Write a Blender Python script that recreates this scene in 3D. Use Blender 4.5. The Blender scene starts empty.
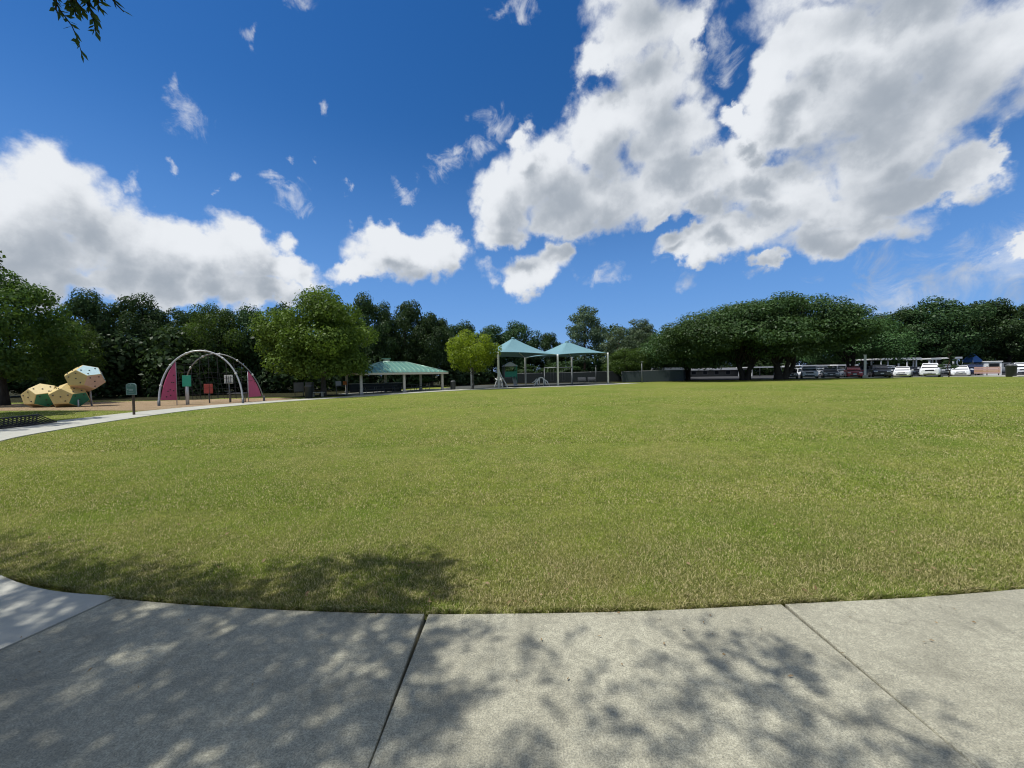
import bpy, bmesh, math, random
import numpy as np
from mathutils import Vector, Matrix
from mathutils.geometry import delaunay_2d_cdt

SC = bpy.context.scene
COL = SC.collection
R = math.radians
PI = math.pi

# ------------------------------------------------------------------ camera
FOC, EYE = 390.0, 1.6
PITCH, ROLL = math.atan(9.5 / FOC), -0.015
cam_d = bpy.data.cameras.new('camera')
cam = bpy.data.objects.new('camera', cam_d)
COL.objects.link(cam)
cam_d.sensor_fit = 'HORIZONTAL'
cam_d.sensor_width = 36.0
cam_d.lens = FOC / 1024 * 36.0
cam_d.clip_start = 0.05
cam_d.clip_end = 5000
CAMROT = Matrix.Rotation(PI / 2 - PITCH, 3, 'X') @ Matrix.Rotation(ROLL, 3, 'Z')
cam.matrix_world = Matrix.Translation((0, 0, EYE)) @ CAMROT.to_4x4()
SC.camera = cam

# ------------------------------------------------------------------ light
SUNV = Vector((-0.42, -0.06, 0.90)).normalized()
SUN_STRENGTH = 4.2
SKY_STRENGTH = 0.06
SC.view_settings.view_transform = 'Standard'
SC.view_settings.look = 'None'
SC.view_settings.exposure = 0.20
SC.cycles.filter_width = 1.1
SC.cycles.max_bounces = 6
SC.cycles.diffuse_bounces = 4
SC.view_settings.gamma = 1.0
SC.view_settings.use_curve_mapping = False
sun_d = bpy.data.lights.new('sun', 'SUN')
sun_d.energy = SUN_STRENGTH
sun_d.angle = R(0.53)
sun_d.color = (1.0, 0.975, 0.93)
sun = bpy.data.objects.new('sun', sun_d)
COL.objects.link(sun)
sun.rotation_euler = SUNV.to_track_quat('Z', 'Y').to_euler()
SUN_EL = math.asin(SUNV.z)
SUN_AZ = math.atan2(SUNV.x, SUNV.y)


class NT:
    """small helper to wire shader nodes"""
    def __init__(s, tree):
        s.t = tree
    def n(s, typ, **kw):
        nd = s.t.nodes.new(typ)
        for k, v in kw.items():
            setattr(nd, k, v)
        return nd
    def put(s, sock, v):
        if isinstance(v, bpy.types.NodeSocket):
            s.t.links.new(v, sock)
        elif v is not None:
            sock.default_value = v
    def m(s, op, a, b=None, c=None, clamp=False):
        nd = s.n('ShaderNodeMath', operation=op, use_clamp=clamp)
        for i, v in enumerate((a, b, c)):
            s.put(nd.inputs[i], v)
        return nd.outputs[0]
    def v(s, op, a, b=None, c=None):
        nd = s.n('ShaderNodeVectorMath', operation=op)
        for i, v in enumerate((a, b, c)):
            s.put(nd.inputs[i], v)
        return nd.outputs['Value'] if op == 'LENGTH' else nd.outputs[0]
    def noise(s, vec, scale, detail=6.0, rough=0.55, dist=0.0, col=False):
        nd = s.n('ShaderNodeTexNoise')
        s.put(nd.inputs['Vector'], vec)
        nd.inputs['Scale'].default_value = scale
        nd.inputs['Detail'].default_value = detail
        nd.inputs['Roughness'].default_value = rough
        nd.inputs['Distortion'].default_value = dist
        return nd.outputs['Color' if col else 'Fac']
    def mix(s, fac, a, b, blend='MIX'):
        nd = s.n('ShaderNodeMix', data_type='RGBA', blend_type=blend)
        s.put(nd.inputs[0], fac)
        for sock, v in ((nd.inputs[6], a), (nd.inputs[7], b)):
            if isinstance(v, tuple) and len(v) == 3:
                v = v + (1,)
            s.put(sock, v)
        return nd.outputs[2]
    def step(s, x, lo, hi, to0=0.0, to1=1.0, smooth=True):
        nd = s.n('ShaderNodeMapRange', interpolation_type='SMOOTHSTEP' if smooth else 'LINEAR')
        s.put(nd.inputs[0], x)
        for i, q in enumerate((lo, hi, to0, to1)):
            s.put(nd.inputs[i + 1], q)
        return nd.outputs[0]


def sky_angles(px, py):
    v = CAMROT @ Vector(((px - 512) / FOC, -(py - 384) / FOC, -1))
    v.normalize()
    return math.degrees(math.atan2(v.x, v.y)), math.degrees(math.asin(v.z))


# clouds of the day as directions in the sky: centre and half-sizes, measured off the photograph
CLOUDS = [
    (55, 255, 60, 40), (665, 140, 42, 42), (695, 178, 60, 30), (752, 152, 36, 26), (728, 118, 22, 12), (772, 84, 40, 36), (806, 44, 44, 40), (690, 40, 16, 40), (1040, 243, 36, 13),     # low bank on the left
    (8, 215, 70, 72), (50, 196, 58, 52), (100, 228, 62, 60), (150, 246, 58, 44), (205, 255, 52, 40), (255, 262, 46, 32),
    (292, 268, 36, 24), (40, 272, 95, 34), (160, 286, 140, 22), (262, 290, 80, 16), (-60, 230, 90, 90),
    # small cumulus
    (402, 256, 62, 28), (384, 236, 26, 22), (438, 258, 30, 24), (356, 268, 34, 16),
    # tall middle cumulus
    (640, 32, 62, 58), (598, 62, 30, 26), (650, 95, 46, 52), (598, 130, 52, 44), (548, 168, 48, 44), (505, 200, 38, 38), (590, 198, 76, 44),
    (660, 190, 56, 34), (500, 232, 30, 20), (560, 222, 70, 24), (520, 142, 16, 24), (530, 276, 50, 22), (556, 262, 30, 18), (640, -40, 70, 60),
    # big cloud on the right
    (880, 40, 110, 66), (975, 60, 90, 80), (800, 110, 66, 34), (838, 90, 80, 50), (752, 120, 34, 14), (890, 135, 110, 56), (752, 182, 62, 26),
    (800, 200, 80, 36), (870, 195, 110, 34), (950, 180, 52, 24), (745, 232, 62, 26), (690, 250, 42, 15), (840, 235, 90, 26), (770, 262, 22, 10),
    (985, 168, 30, 14), (1060, 20, 110, 90), (900, -60, 200, 60), (700, 212, 40, 20), (655, 215, 26, 14),
    # little puffs under the big ones
]
FILL_CLOUDS = [  # unseen cloud added behind and overhead to whiten the shade: azimuth, height, half-sizes in degrees
    (150, 38, 30, 18), (-150, 42, 32, 20), (180, 22, 40, 12), (-180, 22, 40, 12), (95, 30, 16, 12), (-100, 36, 18, 14), (110, 58, 40, 9), (-60, 74, 60, 9), (80, 80, 70, 8), (-110, 16, 22, 9), (120, 12, 25, 7), (-20, 80, 170, 7), (60, 66, 24, 7), (-130, 62, 40, 10), (150, 60, 40, 12), (-170, 62, 60, 10),
]
VEILS = [  # thin torn scraps and the thin bank low on the right
    (608, 281, 24, 13), (690, 276, 21, 13), (760, 272, 14, 8), (965, 274, 160, 46), (1020, 246, 80, 44), (900, 294, 110, 20), (182, 118, 25, 24), (172, 98, 12, 16), (294, 203, 24, 20), (282, 190, 14, 10),
    (440, 168, 30, 18), (448, 152, 12, 12), (404, 190, 12, 9), (500, 125, 26, 26), (480, 145, 22, 16), (312, 8, 20, 18), (262, 0, 12, 7), (248, 38, 9, 10),
    (332, 117, 8, 7), (226, 171, 9, 9), (286, 151, 8, 7), (313, 156, 8, 7), (120, 172, 12, 8), (170, 160, 12, 6), (262, 178, 14, 10),
    (206, 190, 6, 6), (350, 190, 6, 6), (512, 12, 40, 12), (715, 60, 22, 40),
]


def build_world():
    w = bpy.data.worlds.new('World')
    SC.world = w
    w.use_nodes = True
    t = w.node_tree
    t.nodes.clear()
    # group: cloud density in a direction
    g = bpy.data.node_groups.new('cloud_field', 'ShaderNodeTree')
    g.interface.new_socket('Angles', in_out='INPUT', socket_type='NodeSocketVector')
    g.interface.new_socket('Direction', in_out='INPUT', socket_type='NodeSocketVector')
    g.interface.new_socket('Thick', in_out='OUTPUT', socket_type='NodeSocketFloat')
    g.interface.new_socket('Base', in_out='OUTPUT', socket_type='NodeSocketFloat')
    g.interface.new_socket('Veil', in_out='OUTPUT', socket_type='NodeSocketFloat')
    k = NT(g)
    gi = k.n('NodeGroupInput')
    go = k.n('NodeGroupOutput')
    ang, dire = gi.outputs[0], gi.outputs[1]
    warp = k.v('SUBTRACT', k.noise(dire, 7.0, 3.0, 0.5, col=True), (0.5, 0.5, 0.5))
    warp2 = k.v('SUBTRACT', k.noise(dire, 26.0, 4.0, 0.6, col=True), (0.5, 0.5, 0.5))
    ang = k.v('MULTIPLY_ADD', warp, (9.0, 9.0, 0.0), ang)
    ang = k.v('MULTIPLY_ADD', warp2, (3.6, 3.6, 0.0), ang)

    def chain(blobs, soft, extra=()):
        acc = None
        for a, e, ra, re in extra:
            d = k.v('LENGTH', k.v('MULTIPLY_ADD', ang, (1 / ra, 1 / re, 0), (-a / ra, -e / re, 0)))
            acc = d if acc is None else k.m('MINIMUM', acc, d)
        for px, py, rx, ry in blobs:
            a, e = sky_angles(px, py)
            a1, _ = sky_angles(px - rx, py)
            a2, _ = sky_angles(px + rx, py)
            _, e1 = sky_angles(px, py + ry)
            _, e2 = sky_angles(px, py - ry)
            ra, re = max((a2 - a1) / 2, .3), max((e2 - e1) / 2, .3)
            d = k.v('LENGTH', k.v('MULTIPLY_ADD', ang, (1 / ra, 1 / re, 0), (-a / ra, -e / re, 0)))
            acc = d if acc is None else k.m('SMOOTH_MIN', acc, d, soft)
        return k.m('SUBTRACT', 1.0, acc)
    thick = chain(CLOUDS, 0.30, FILL_CLOUDS)
    veil = chain(VEILS, 0.15)
    fine = k.m('SUBTRACT', k.noise(dire, 10.0, 10.0, 0.66, 0.2), 0.5)
    vor = k.n('ShaderNodeTexVoronoi', feature='F1')
    k.put(vor.inputs['Vector'], k.v('MULTIPLY_ADD', warp, (.10, .10, .10), dire))
    vor.inputs['Scale'].default_value = 15.0
    vor.inputs['Detail'].default_value = 1.0
    vor.inputs['Roughness'].default_value = 0.5
    puff = k.m('SUBTRACT', 0.42, vor.outputs['Distance'])
    th = k.m('ADD', k.m('MULTIPLY_ADD', thick, 1.35, 0.16), k.m('ADD', k.m('MULTIPLY', fine, 1.1), k.m('MULTIPLY', puff, 0.45)))
    ve = k.m('ADD', veil, k.m('MULTIPLY', k.m('SUBTRACT', k.noise(dire, 17.0, 8.0, 0.66, 0.9), 0.5), 3.4))
    g.links.new(th, go.inputs[0])
    low = k.m('SUBTRACT', k.noise(dire, 5.0, 3.0, .5), .5)
    g.links.new(k.m('MULTIPLY_ADD', low, 1.1, thick), go.inputs[1])
    g.links.new(ve, go.inputs[2])

    k = NT(t)
    geo = k.n('ShaderNodeTexCoord')
    d = k.v('NORMALIZE', geo.outputs['Generated'])
    sep = k.n('ShaderNodeSeparateXYZ')
    k.put(sep.inputs[0], d)
    x, y, z = sep.outputs

    def angles(x, y, z):
        c = k.n('ShaderNodeCombineXYZ')
        k.put(c.inputs[0], k.m('MULTIPLY', k.m('ARCTAN2', x, y), 180 / PI))
        k.put(c.inputs[1], k.m('MULTIPLY', k.m('ARCSINE', z), 180 / PI))
        return c.outputs[0]

    def field(dv):
        s2 = k.n('ShaderNodeSeparateXYZ')
        k.put(s2.inputs[0], dv)
        nd = k.n('ShaderNodeGroup')
        nd.node_tree = g
        k.put(nd.inputs[0], angles(*s2.outputs))
        k.put(nd.inputs[1], dv)
        return nd
    f0 = field(d)
    # the same field a little towards the sun: where it is thicker there, this place lies in the cloud's own shade
    f1 = field(k.v('NORMALIZE', k.v('ADD', d, tuple(SUNV * 0.075))))
    th = f0.outputs[0]
    alpha = k.step(th, -0.06, 0.55)
    va = k.m('MULTIPLY', k.step(f0.outputs[2], 0.05, 1.5), 0.68)
    big = k.step(f1.outputs[1], -0.15, 0.95)
    depth = k.step(th, 0.05, 0.9)
    relief = k.m('MULTIPLY', k.m('SUBTRACT', f1.outputs[0], th), 0.32)
    shade = k.m('ADD', k.m('MULTIPLY', big, k.m('MULTIPLY_ADD', depth, 0.75, 0.25)), relief)
    grain = k.m('MULTIPLY', k.m('SUBTRACT', k.noise(d, 16.0, 7.0, .62), .5), 0.32)
    shade = k.step(k.m('ADD', shade, grain), -0.35, 1.30)
    ccol = k.mix(shade, (0.78, 0.81, 0.85), (0.345, 0.39, 0.45))
    sky = k.n('ShaderNodeTexSky', sky_type='NISHITA')
    sky.sun_disc = False
    sky.sun_elevation = SUN_EL
    sky.sun_rotation = SUN_AZ
    sky.air_density = 1.0
    sky.dust_density = 0.1
    sky.ozone_density = 2.5
    hs = k.n('ShaderNodeHueSaturation')
    hs.inputs['Saturation'].default_value = 1.36
    hs.inputs['Value'].default_value = 1.55
    hs.inputs['Hue'].default_value = 0.508
    k.put(hs.inputs['Color'], sky.outputs[0])
    low_air = k.step(z, 0.02, 0.55, 0.75, 0.0)
    blue = k.mix(low_air, hs.outputs[0], (0.125 / SKY_STRENGTH, 0.30 / SKY_STRENGTH, 0.70 / SKY_STRENGTH))
    # clouds are as bright as the sunlit white they scatter, in the same units as the sky
    unit = k.v('SCALE', ccol)
    unit.node.inputs['Scale'].default_value = 0.92 / SKY_STRENGTH
    tot = k.m('MAXIMUM', alpha, va)
    front = k.m('GREATER_THAN', z, 0.0)
    tot = k.m('MULTIPLY', tot, front)
    mixed = k.mix(tot, blue, unit)
    bg = k.n('ShaderNodeBackground')
    bg.inputs['Strength'].default_value = SKY_STRENGTH
    k.put(bg.inputs['Color'], mixed)
    out = k.n('ShaderNodeOutputWorld')
    t.links.new(bg.outputs[0], out.inputs[0])
    w.cycles.sampling_method = 'MANUAL'
    w.cycles.sample_map_resolution = 512


build_world()


# ------------------------------------------------------------------ terrain and measuring
def sm(t):
    t = min(max(t, 0.0), 1.0)
    return t * t * (3 - 2 * t)


def land(x, y):
    """height of the ground: it rises a little towards the car park and falls towards the playground"""
    return 0.45 * sm((x - 5) / 40) * sm(y / 40) - 0.35 * sm((-x - 3) / 18) * sm(y / 35)


def across(px, Y, py=380):
    v = CAMROT @ Vector(((px - 512) / FOC, -(py - 384) / FOC, -1))
    return v.x / v.y * Y


def rise(px, py, Y):
    v = CAMROT @ Vector(((px - 512) / FOC, -(py - 384) / FOC, -1))
    return EYE + v.z / v.y * Y


# ------------------------------------------------------------------ materials
MATS = {}


def principled(name, col, rough=0.6, metal=0.0, spec=0.5):
    m = bpy.data.materials.new(name)
    m.use_nodes = True
    b = m.node_tree.nodes['Principled BSDF']
    b.inputs['Base Color'].default_value = (*col, 1)
    b.inputs['Roughness'].default_value = rough
    b.inputs['Metallic'].default_value = metal
    b.inputs['Specular IOR Level'].default_value = spec
    return m, b, NT(m.node_tree)


def paint(name, col, rough=0.5, metal=0.0, var=0.18, scale=6.0, bump=0.0, spec=0.5):
    """painted or moulded surface with faint wear"""
    m, b, k = principled(name, col, rough, metal, spec)
    tc = k.n('ShaderNodeTexCoord').outputs['Object']
    n = k.noise(tc, scale, 6, .6)
    k.put(b.inputs['Base Color'], k.mix(n, tuple(c * (1 - var) for c in col), tuple(min(1, c * (1 + var)) for c in col)))
    k.put(b.inputs['Roughness'], k.m('MULTIPLY_ADD', k.noise(tc, scale * 3, 3), .25, rough - .12))
    if bump:
        bp = k.n('ShaderNodeBump')
        bp.inputs['Strength'].default_value = bump
        bp.inputs['Distance'].default_value = .02
        k.put(bp.inputs['Height'], k.noise(tc, scale * 8, 5))
        k.put(b.inputs['Normal'], bp.outputs[0])
    MATS[name] = m
    return m


def leafmat(name, dark, light, trans=0.35, gloss=0.015):
    m = bpy.data.materials.new(name)
    m.use_nodes = True
    m.node_tree.nodes.clear()
    k = NT(m.node_tree)
    geo = k.n('ShaderNodeNewGeometry')
    tc = k.n('ShaderNodeTexCoord').outputs['Object']
    info = k.n('ShaderNodeObjectInfo')
    n = k.noise(tc, 0.55, 3)
    f = k.m('ADD', k.m('MULTIPLY', geo.outputs['Random Per Island'], .65), k.m('MULTIPLY', k.step(n, .3, .7), .35))
    c = k.mix(f, dark, light)
    hs = k.n('ShaderNodeHueSaturation')
    k.put(hs.inputs['Hue'], k.m('MULTIPLY_ADD', info.outputs['Random'], .03, .485))
    k.put(hs.inputs['Value'], k.m('MULTIPLY_ADD', info.outputs['Random'], .4, .8))
    k.put(hs.inputs['Color'], c)
    c = hs.outputs[0]
    df = k.n('ShaderNodeBsdfDiffuse')
    tr = k.n('ShaderNodeBsdfTranslucent')
    gl = k.n('ShaderNodeBsdfGlossy')
    gl.inputs['Roughness'].default_value = .45
    k.put(df.inputs['Color'], c)
    k.put(tr.inputs['Color'], k.mix(.5, c, (light[0] * 1.5, light[1] * 1.5, light[2] * .7)))
    m1 = k.n('ShaderNodeMixShader')
    m1.inputs[0].default_value = trans
    k.t.links.new(df.outputs[0], m1.inputs[1])
    k.t.links.new(tr.outputs[0], m1.inputs[2])
    m2 = k.n('ShaderNodeMixShader')
    m2.inputs[0].default_value = gloss
    k.t.links.new(m1.outputs[0], m2.inputs[1])
    k.t.links.new(gl.outputs[0], m2.inputs[2])
    o = k.n('ShaderNodeOutputMaterial')
    k.t.links.new(m2.outputs[0], o.inputs[0])
    MATS[name] = m
    return m


def barkmat(name, a, b_):
    m, b, k = principled(name, a, .9, 0, .2)
    tc = k.n('ShaderNodeTexCoord').outputs['Object']
    st = k.v('MULTIPLY', tc, (6, 6, 1.2))
    n = k.noise(st, 2.0, 8, .65)
    k.put(b.inputs['Base Color'], k.mix(k.step(n, .3, .7), a, b_))
    bp = k.n('ShaderNodeBump')
    bp.inputs['Strength'].default_value = .6
    bp.inputs['Distance'].default_value = .05
    k.put(bp.inputs['Height'], n)
    k.put(b.inputs['Normal'], bp.outputs[0])
    MATS[name] = m
    return m


def concrete(name, a, b_, stain, speck=.12, fine=1.0):
    m, b, k = principled(name, a, .85, 0, .3)
    tc = k.n('ShaderNodeTexCoord').outputs['Object']
    big = k.step(k.noise(tc, .9, 7, .6, .4), .32, .68)
    c = k.mix(big, a, b_)
    mid = k.step(k.noise(tc, 3.2, 8, .70, .8), .47, .70)
    c = k.mix(k.m('MULTIPLY', mid, .60), c, stain)
    mott = k.noise(tc, 26 * fine, 6, .72)
    c = k.mix(k.step(mott, .34, .70), k.mix(.55 * fine, c, stain), c)
    grain = k.noise(tc, 120, 5, .8)
    c = k.mix(k.step(grain, .36, .62), k.mix(speck * 4.2, c, (.06, .06, .052)), c)
    lite = k.step(k.noise(tc, 170, 3, .6), .58, .70)
    c = k.mix(k.m('MULTIPLY', lite, speck * 2.5), c, (.62, .61, .54))
    pits = k.step(k.noise(tc, 420, 2, .5), .64, .72)
    c = k.mix(k.m('MULTIPLY', pits, speck * 4), c, (.06, .06, .05))
    k.put(b.inputs['Base Color'], c)
    bp = k.n('ShaderNodeBump')
    bp.inputs['Strength'].default_value = .3
    bp.inputs['Distance'].default_value = .002
    k.put(bp.inputs['Height'], k.m('ADD', grain, k.m('MULTIPLY', mott, .7)))
    k.put(b.inputs['Normal'], bp.outputs[0])
    MATS[name] = m
    return m


def groundmat(name, cols, scales, bump=.5, dist=.03, rough=.95):
    """cols: three colours mixed by two noises"""
    m, b, k = principled(name, cols[0], rough, 0, .1)
    tc = k.n('ShaderNodeTexCoord').outputs['Object']
    n1 = k.step(k.noise(tc, scales[0], 6, .6, .3), .35, .65)
    n2 = k.step(k.noise(tc, scales[1], 6, .65), .35, .65)
    c = k.mix(n1, cols[0], cols[1])
    c = k.mix(k.m('MULTIPLY', n2, .7), c, cols[2])
    k.put(b.inputs['Base Color'], c)
    bp = k.n('ShaderNodeBump')
    bp.inputs['Strength'].default_value = bump
    bp.inputs['Distance'].default_value = dist
    k.put(bp.inputs['Height'], n2)
    k.put(b.inputs['Normal'], bp.outputs[0])
    MATS[name] = m
    return m


def lawn_colour(k, tc):
    """mown lawn: broad green and straw patches"""
    n0 = k.step(k.noise(tc, .11, 5, .62, .6), .38, .62)
    n1 = k.step(k.noise(tc, .42, 6, .65, .6), .33, .67)
    n2 = k.step(k.noise(tc, 2.1, 6, .65), .35, .7)
    a = k.mix(n0, (.200, .278, .036), (.298, .338, .060))
    a = k.mix(k.m('MULTIPLY', n1, .62), a, (.385, .350, .112))
    a = k.mix(k.m('MULTIPLY', n2, .45), a, (.122, .182, .024))
    sp = k.n('ShaderNodeSeparateXYZ')
    k.put(sp.inputs[0], tc)
    # the turf is worn and dry along the concrete
    worn = k.m('MULTIPLY', k.step(k.m('ADD', sp.outputs[1], k.m('MULTIPLY', k.noise(tc, .8, 5, .6), 2.4)), 3.6, 6.2, 1.0, 0.0), k.step(k.noise(tc, 1.7, 5, .65), .30, .62))
    return k.mix(k.m('MULTIPLY', worn, .75), a, (.27, .225, .10))


def lawnmat():
    m, b, k = principled('lawn_turf', (.15, .18, .04), .95, 0, .05)
    tc = k.n('ShaderNodeTexCoord').outputs['Object']
    c = lawn_colour(k, tc)
    f = k.noise(tc, 9, 8, .75)
    f2 = k.noise(k.v('MULTIPLY', tc, (1, .45, 1)), 42, 6, .75)
    c = k.mix(k.step(f, .3, .7), k.mix(.5, c, (.05, .065, .012)), c)
    c = k.mix(k.step(f2, .34, .62), k.mix(.65, c, (.03, .04, .008)), c)
    straw = k.step(k.noise(tc, 60, 4, .7), .60, .70)
    c = k.mix(k.m('MULTIPLY', straw, .6), c, (.34, .31, .13))
    k.put(b.inputs['Base Color'], c)
    bp = k.n('ShaderNodeBump')
    bp.inputs['Strength'].default_value = .8
    bp.inputs['Distance'].default_value = .04
    k.put(bp.inputs['Height'], k.m('ADD', f, f2))
    k.put(b.inputs['Normal'], bp.outputs[0])
    MATS['lawn_turf'] = m


def blademat():
    m = bpy.data.materials.new('grass_blade')
    m.use_nodes = True
    m.node_tree.nodes.clear()
    k = NT(m.node_tree)
    tc = k.n('ShaderNodeTexCoord').outputs['Object']
    rnd = k.n('ShaderNodeNewGeometry').outputs['Random Per Island']
    c = lawn_colour(k, tc)
    g = k.mix(k.step(rnd, 0, .8), k.mix(.6, c, (.05, .085, .014)), c)
    dry = k.step(k.m('ADD', rnd, k.m('MULTIPLY', k.noise(tc, .9, 5, .65), .5)), 0.93, 1.10)
    g = k.mix(dry, g, (.46, .40, .21))
    g = k.v('SCALE', g)
    g.node.inputs['Scale'].default_value = 1.25
    df = k.n('ShaderNodeBsdfDiffuse')
    tr = k.n('ShaderNodeBsdfTranslucent')
    k.put(df.inputs['Color'], g)
    k.put(tr.inputs['Color'], g)
    mx = k.n('ShaderNodeMixShader')
    mx.inputs[0].default_value = .3
    k.t.links.new(df.outputs[0], mx.inputs[1])
    k.t.links.new(tr.outputs[0], mx.inputs[2])
    o = k.n('ShaderNodeOutputMaterial')
    k.t.links.new(mx.outputs[0], o.inputs[0])
    MATS['grass_blade'] = m


lawnmat()
blademat()
concrete('slab_grey', (.57, .54, .395), (.43, .405, .295), (.21, .20, .145), .15)
concrete('slab_pale', (.44, .48, .47), (.38, .42, .415), (.30, .33, .32), .06, .5)
concrete('path_white', (.47, .46, .385), (.40, .395, .33), (.32, .315, .27), .03, .5)
groundmat('mulch_tan', [(.48, .34, .20), (.56, .42, .27), (.36, .24, .14)], (1.2, 14), 1.0, .06)
groundmat('asphalt', [(.052, .052, .055), (.075, .075, .075), (.04, .04, .042)], (.4, 30), .3, .01, .85)
groundmat('rubber_grey', [(.07, .075, .07), (.10, .10, .095), (.05, .055, .05)], (.5, 18), .3, .01)
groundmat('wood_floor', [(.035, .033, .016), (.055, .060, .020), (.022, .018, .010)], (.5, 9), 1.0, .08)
paint('joint_dark', (.012, .011, .009), .95)
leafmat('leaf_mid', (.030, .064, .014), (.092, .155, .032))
leafmat('leaf_dark', (.018, .042, .014), (.060, .105, .036), .2)
leafmat('leaf_pine', (.020, .042, .016), (.052, .085, .032), .2)
leafmat('leaf_greypine', (.050, .080, .042), (.130, .175, .095), .25)
leafmat('leaf_light', (.055, .115, .016), (.150, .250, .040), .22)
leafmat('leaf_lime', (.110, .180, .014), (.250, .340, .030), .45)
leafmat('leaf_oak', (.022, .055, .018), (.075, .135, .042), .22)
leafmat('leaf_overhead', (.020, .040, .012), (.055, .085, .022), .25)
barkmat('bark_grey', (.11, .10, .085), (.055, .048, .04))
barkmat('bark_dark', (.045, .038, .030), (.022, .018, .015))
barkmat('bark_pine', (.10, .065, .045), (.05, .035, .025))


# ------------------------------------------------------------------ object helpers
def tag(o, label=None, cat=None, group=None, kind=None):
    if label: o['label'] = label
    if cat: o['category'] = cat
    if group: o['group'] = group
    if kind: o['kind'] = kind
    return o


def thing(name, label, cat, loc=(0, 0, 0), rz=0.0, group=None):
    o = bpy.data.objects.new(name, None)
    COL.objects.link(o)
    o.empty_display_size = .3
    o.location = loc
    o.rotation_euler = (0, 0, rz)
    return tag(o, label, cat, group)


def dup(root, loc, rz=0.0, label=None, scale=None, group=None):
    c = root.copy()
    COL.objects.link(c)
    c.location = loc
    c.rotation_euler = (0, 0, rz)
    if scale: c.scale = scale
    if label: c['label'] = label
    if group: c['group'] = group
    for ch in list(root.children):
        d = ch.copy()
        COL.objects.link(d)
        d.parent = c
        for gch in list(ch.children):
            e = gch.copy()
            COL.objects.link(e)
            e.parent = d
    return c


class MB:
    """collects boxes, tubes and prisms into one mesh"""
    def __init__(s):
        s.bm = bmesh.new()
        s.mi = 0

    def face(s, vs):
        try:
            f = s.bm.faces.new(vs)
            f.material_index = s.mi
            return f
        except ValueError:
            return None

    def box(s, c, d, bev=0.0, rz=0.0, rx=0.0, ry=0.0):
        mt = Matrix.Translation(c) @ Matrix.Rotation(rz, 4, 'Z') @ Matrix.Rotation(rx, 4, 'X') @ Matrix.Rotation(ry, 4, 'Y')
        r = bmesh.ops.create_cube(s.bm, size=1, matrix=mt @ Matrix.Diagonal((*d, 1)))
        fs = {f for v in r['verts'] for f in v.link_faces}
        for f in fs: f.material_index = s.mi
        if bev > 0:
            es = list({e for v in r['verts'] for e in v.link_edges})
            q = bmesh.ops.bevel(s.bm, geom=es, offset=bev, segments=2, affect='EDGES', profile=.5)
            for f in q['faces']: f.material_index = s.mi
        return s

    def tube(s, pts, r, n=8, cap=True):
        pts = [Vector(p) for p in pts]
        rs = r if isinstance(r, (list, tuple)) else [r] * len(pts)
        rings = []
        ref = None
        for i, p in enumerate(pts):
            a = pts[max(i - 1, 0)]
            b = pts[min(i + 1, len(pts) - 1)]
            t = (b - a).normalized()
            if ref is None:
                ref = t.orthogonal().normalized()
            ref = (ref - t * ref.dot(t))
            ref = ref.normalized() if ref.length > 1e-6 else t.orthogonal().normalized()
            bi = t.cross(ref)
            rings.append([s.bm.verts.new(p + (ref * math.cos(2 * PI * j / n) + bi * math.sin(2 * PI * j / n)) * rs[i]) for j in range(n)])
        for a, b in zip(rings, rings[1:]):
            for j in range(n):
                f = s.face((a[j], a[(j + 1) % n], b[(j + 1) % n], b[j]))
                if f: f.smooth = True
        if cap:
            s.face(list(reversed(rings[0])))
            s.face(rings[-1])
        return s

    def prism(s, outline, depth, mt=None):
        """outline in local XZ, pushed along Y by depth (both ways)"""
        mt = mt or Matrix.Identity(4)
        a = [s.bm.verts.new(mt @ Vector((x, -depth / 2, z))) for x, z in outline]
        b = [s.bm.verts.new(mt @ Vector((x, depth / 2, z))) for x, z in outline]
        s.face(a)
        s.face(list(reversed(b)))
        n = len(a)
        for i in range(n):
            s.face((a[i], b[i], b[(i + 1) % n], a[(i + 1) % n]))
        return s

    def loft(s, rings, cap=True, smooth=False):
        rr = [[s.bm.verts.new(Vector(p)) for p in ring] for ring in rings]
        n = len(rr[0])
        for a, b in zip(rr, rr[1:]):
            for j in range(n):
                f = s.face((a[j], a[(j + 1) % n], b[(j + 1) % n], b[j]))
                if f: f.smooth = smooth
        if cap:
            s.face(list(reversed(rr[0])))
            s.face(rr[-1])
        return s

    def ball(s, c, r, sub=2, sc=(1, 1, 1)):
        mt = Matrix.Translation(c) @ Matrix.Diagonal((*sc, 1))
        q = bmesh.ops.create_icosphere(s.bm, subdivisions=sub, radius=r, matrix=mt)
        for f in {f for v in q['verts'] for f in v.link_faces}:
            f.material_index = s.mi
            f.smooth = True
        return s

    def mat(s, i):
        s.mi = i
        return s

    def build(s, name, mats, parent=None, label=None):
        bmesh.ops.recalc_face_normals(s.bm, faces=s.bm.faces)
        me = bpy.data.meshes.new(name)
        s.bm.to_mesh(me)
        s.bm.free()
        for m in (mats if isinstance(mats, (list, tuple)) else [mats]):
            me.materials.append(MATS[m] if isinstance(m, str) else m)
        o = bpy.data.objects.new(name, me)
        COL.objects.link(o)
        if parent: o.parent = parent
        if label: o['label'] = label
        return o


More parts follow.
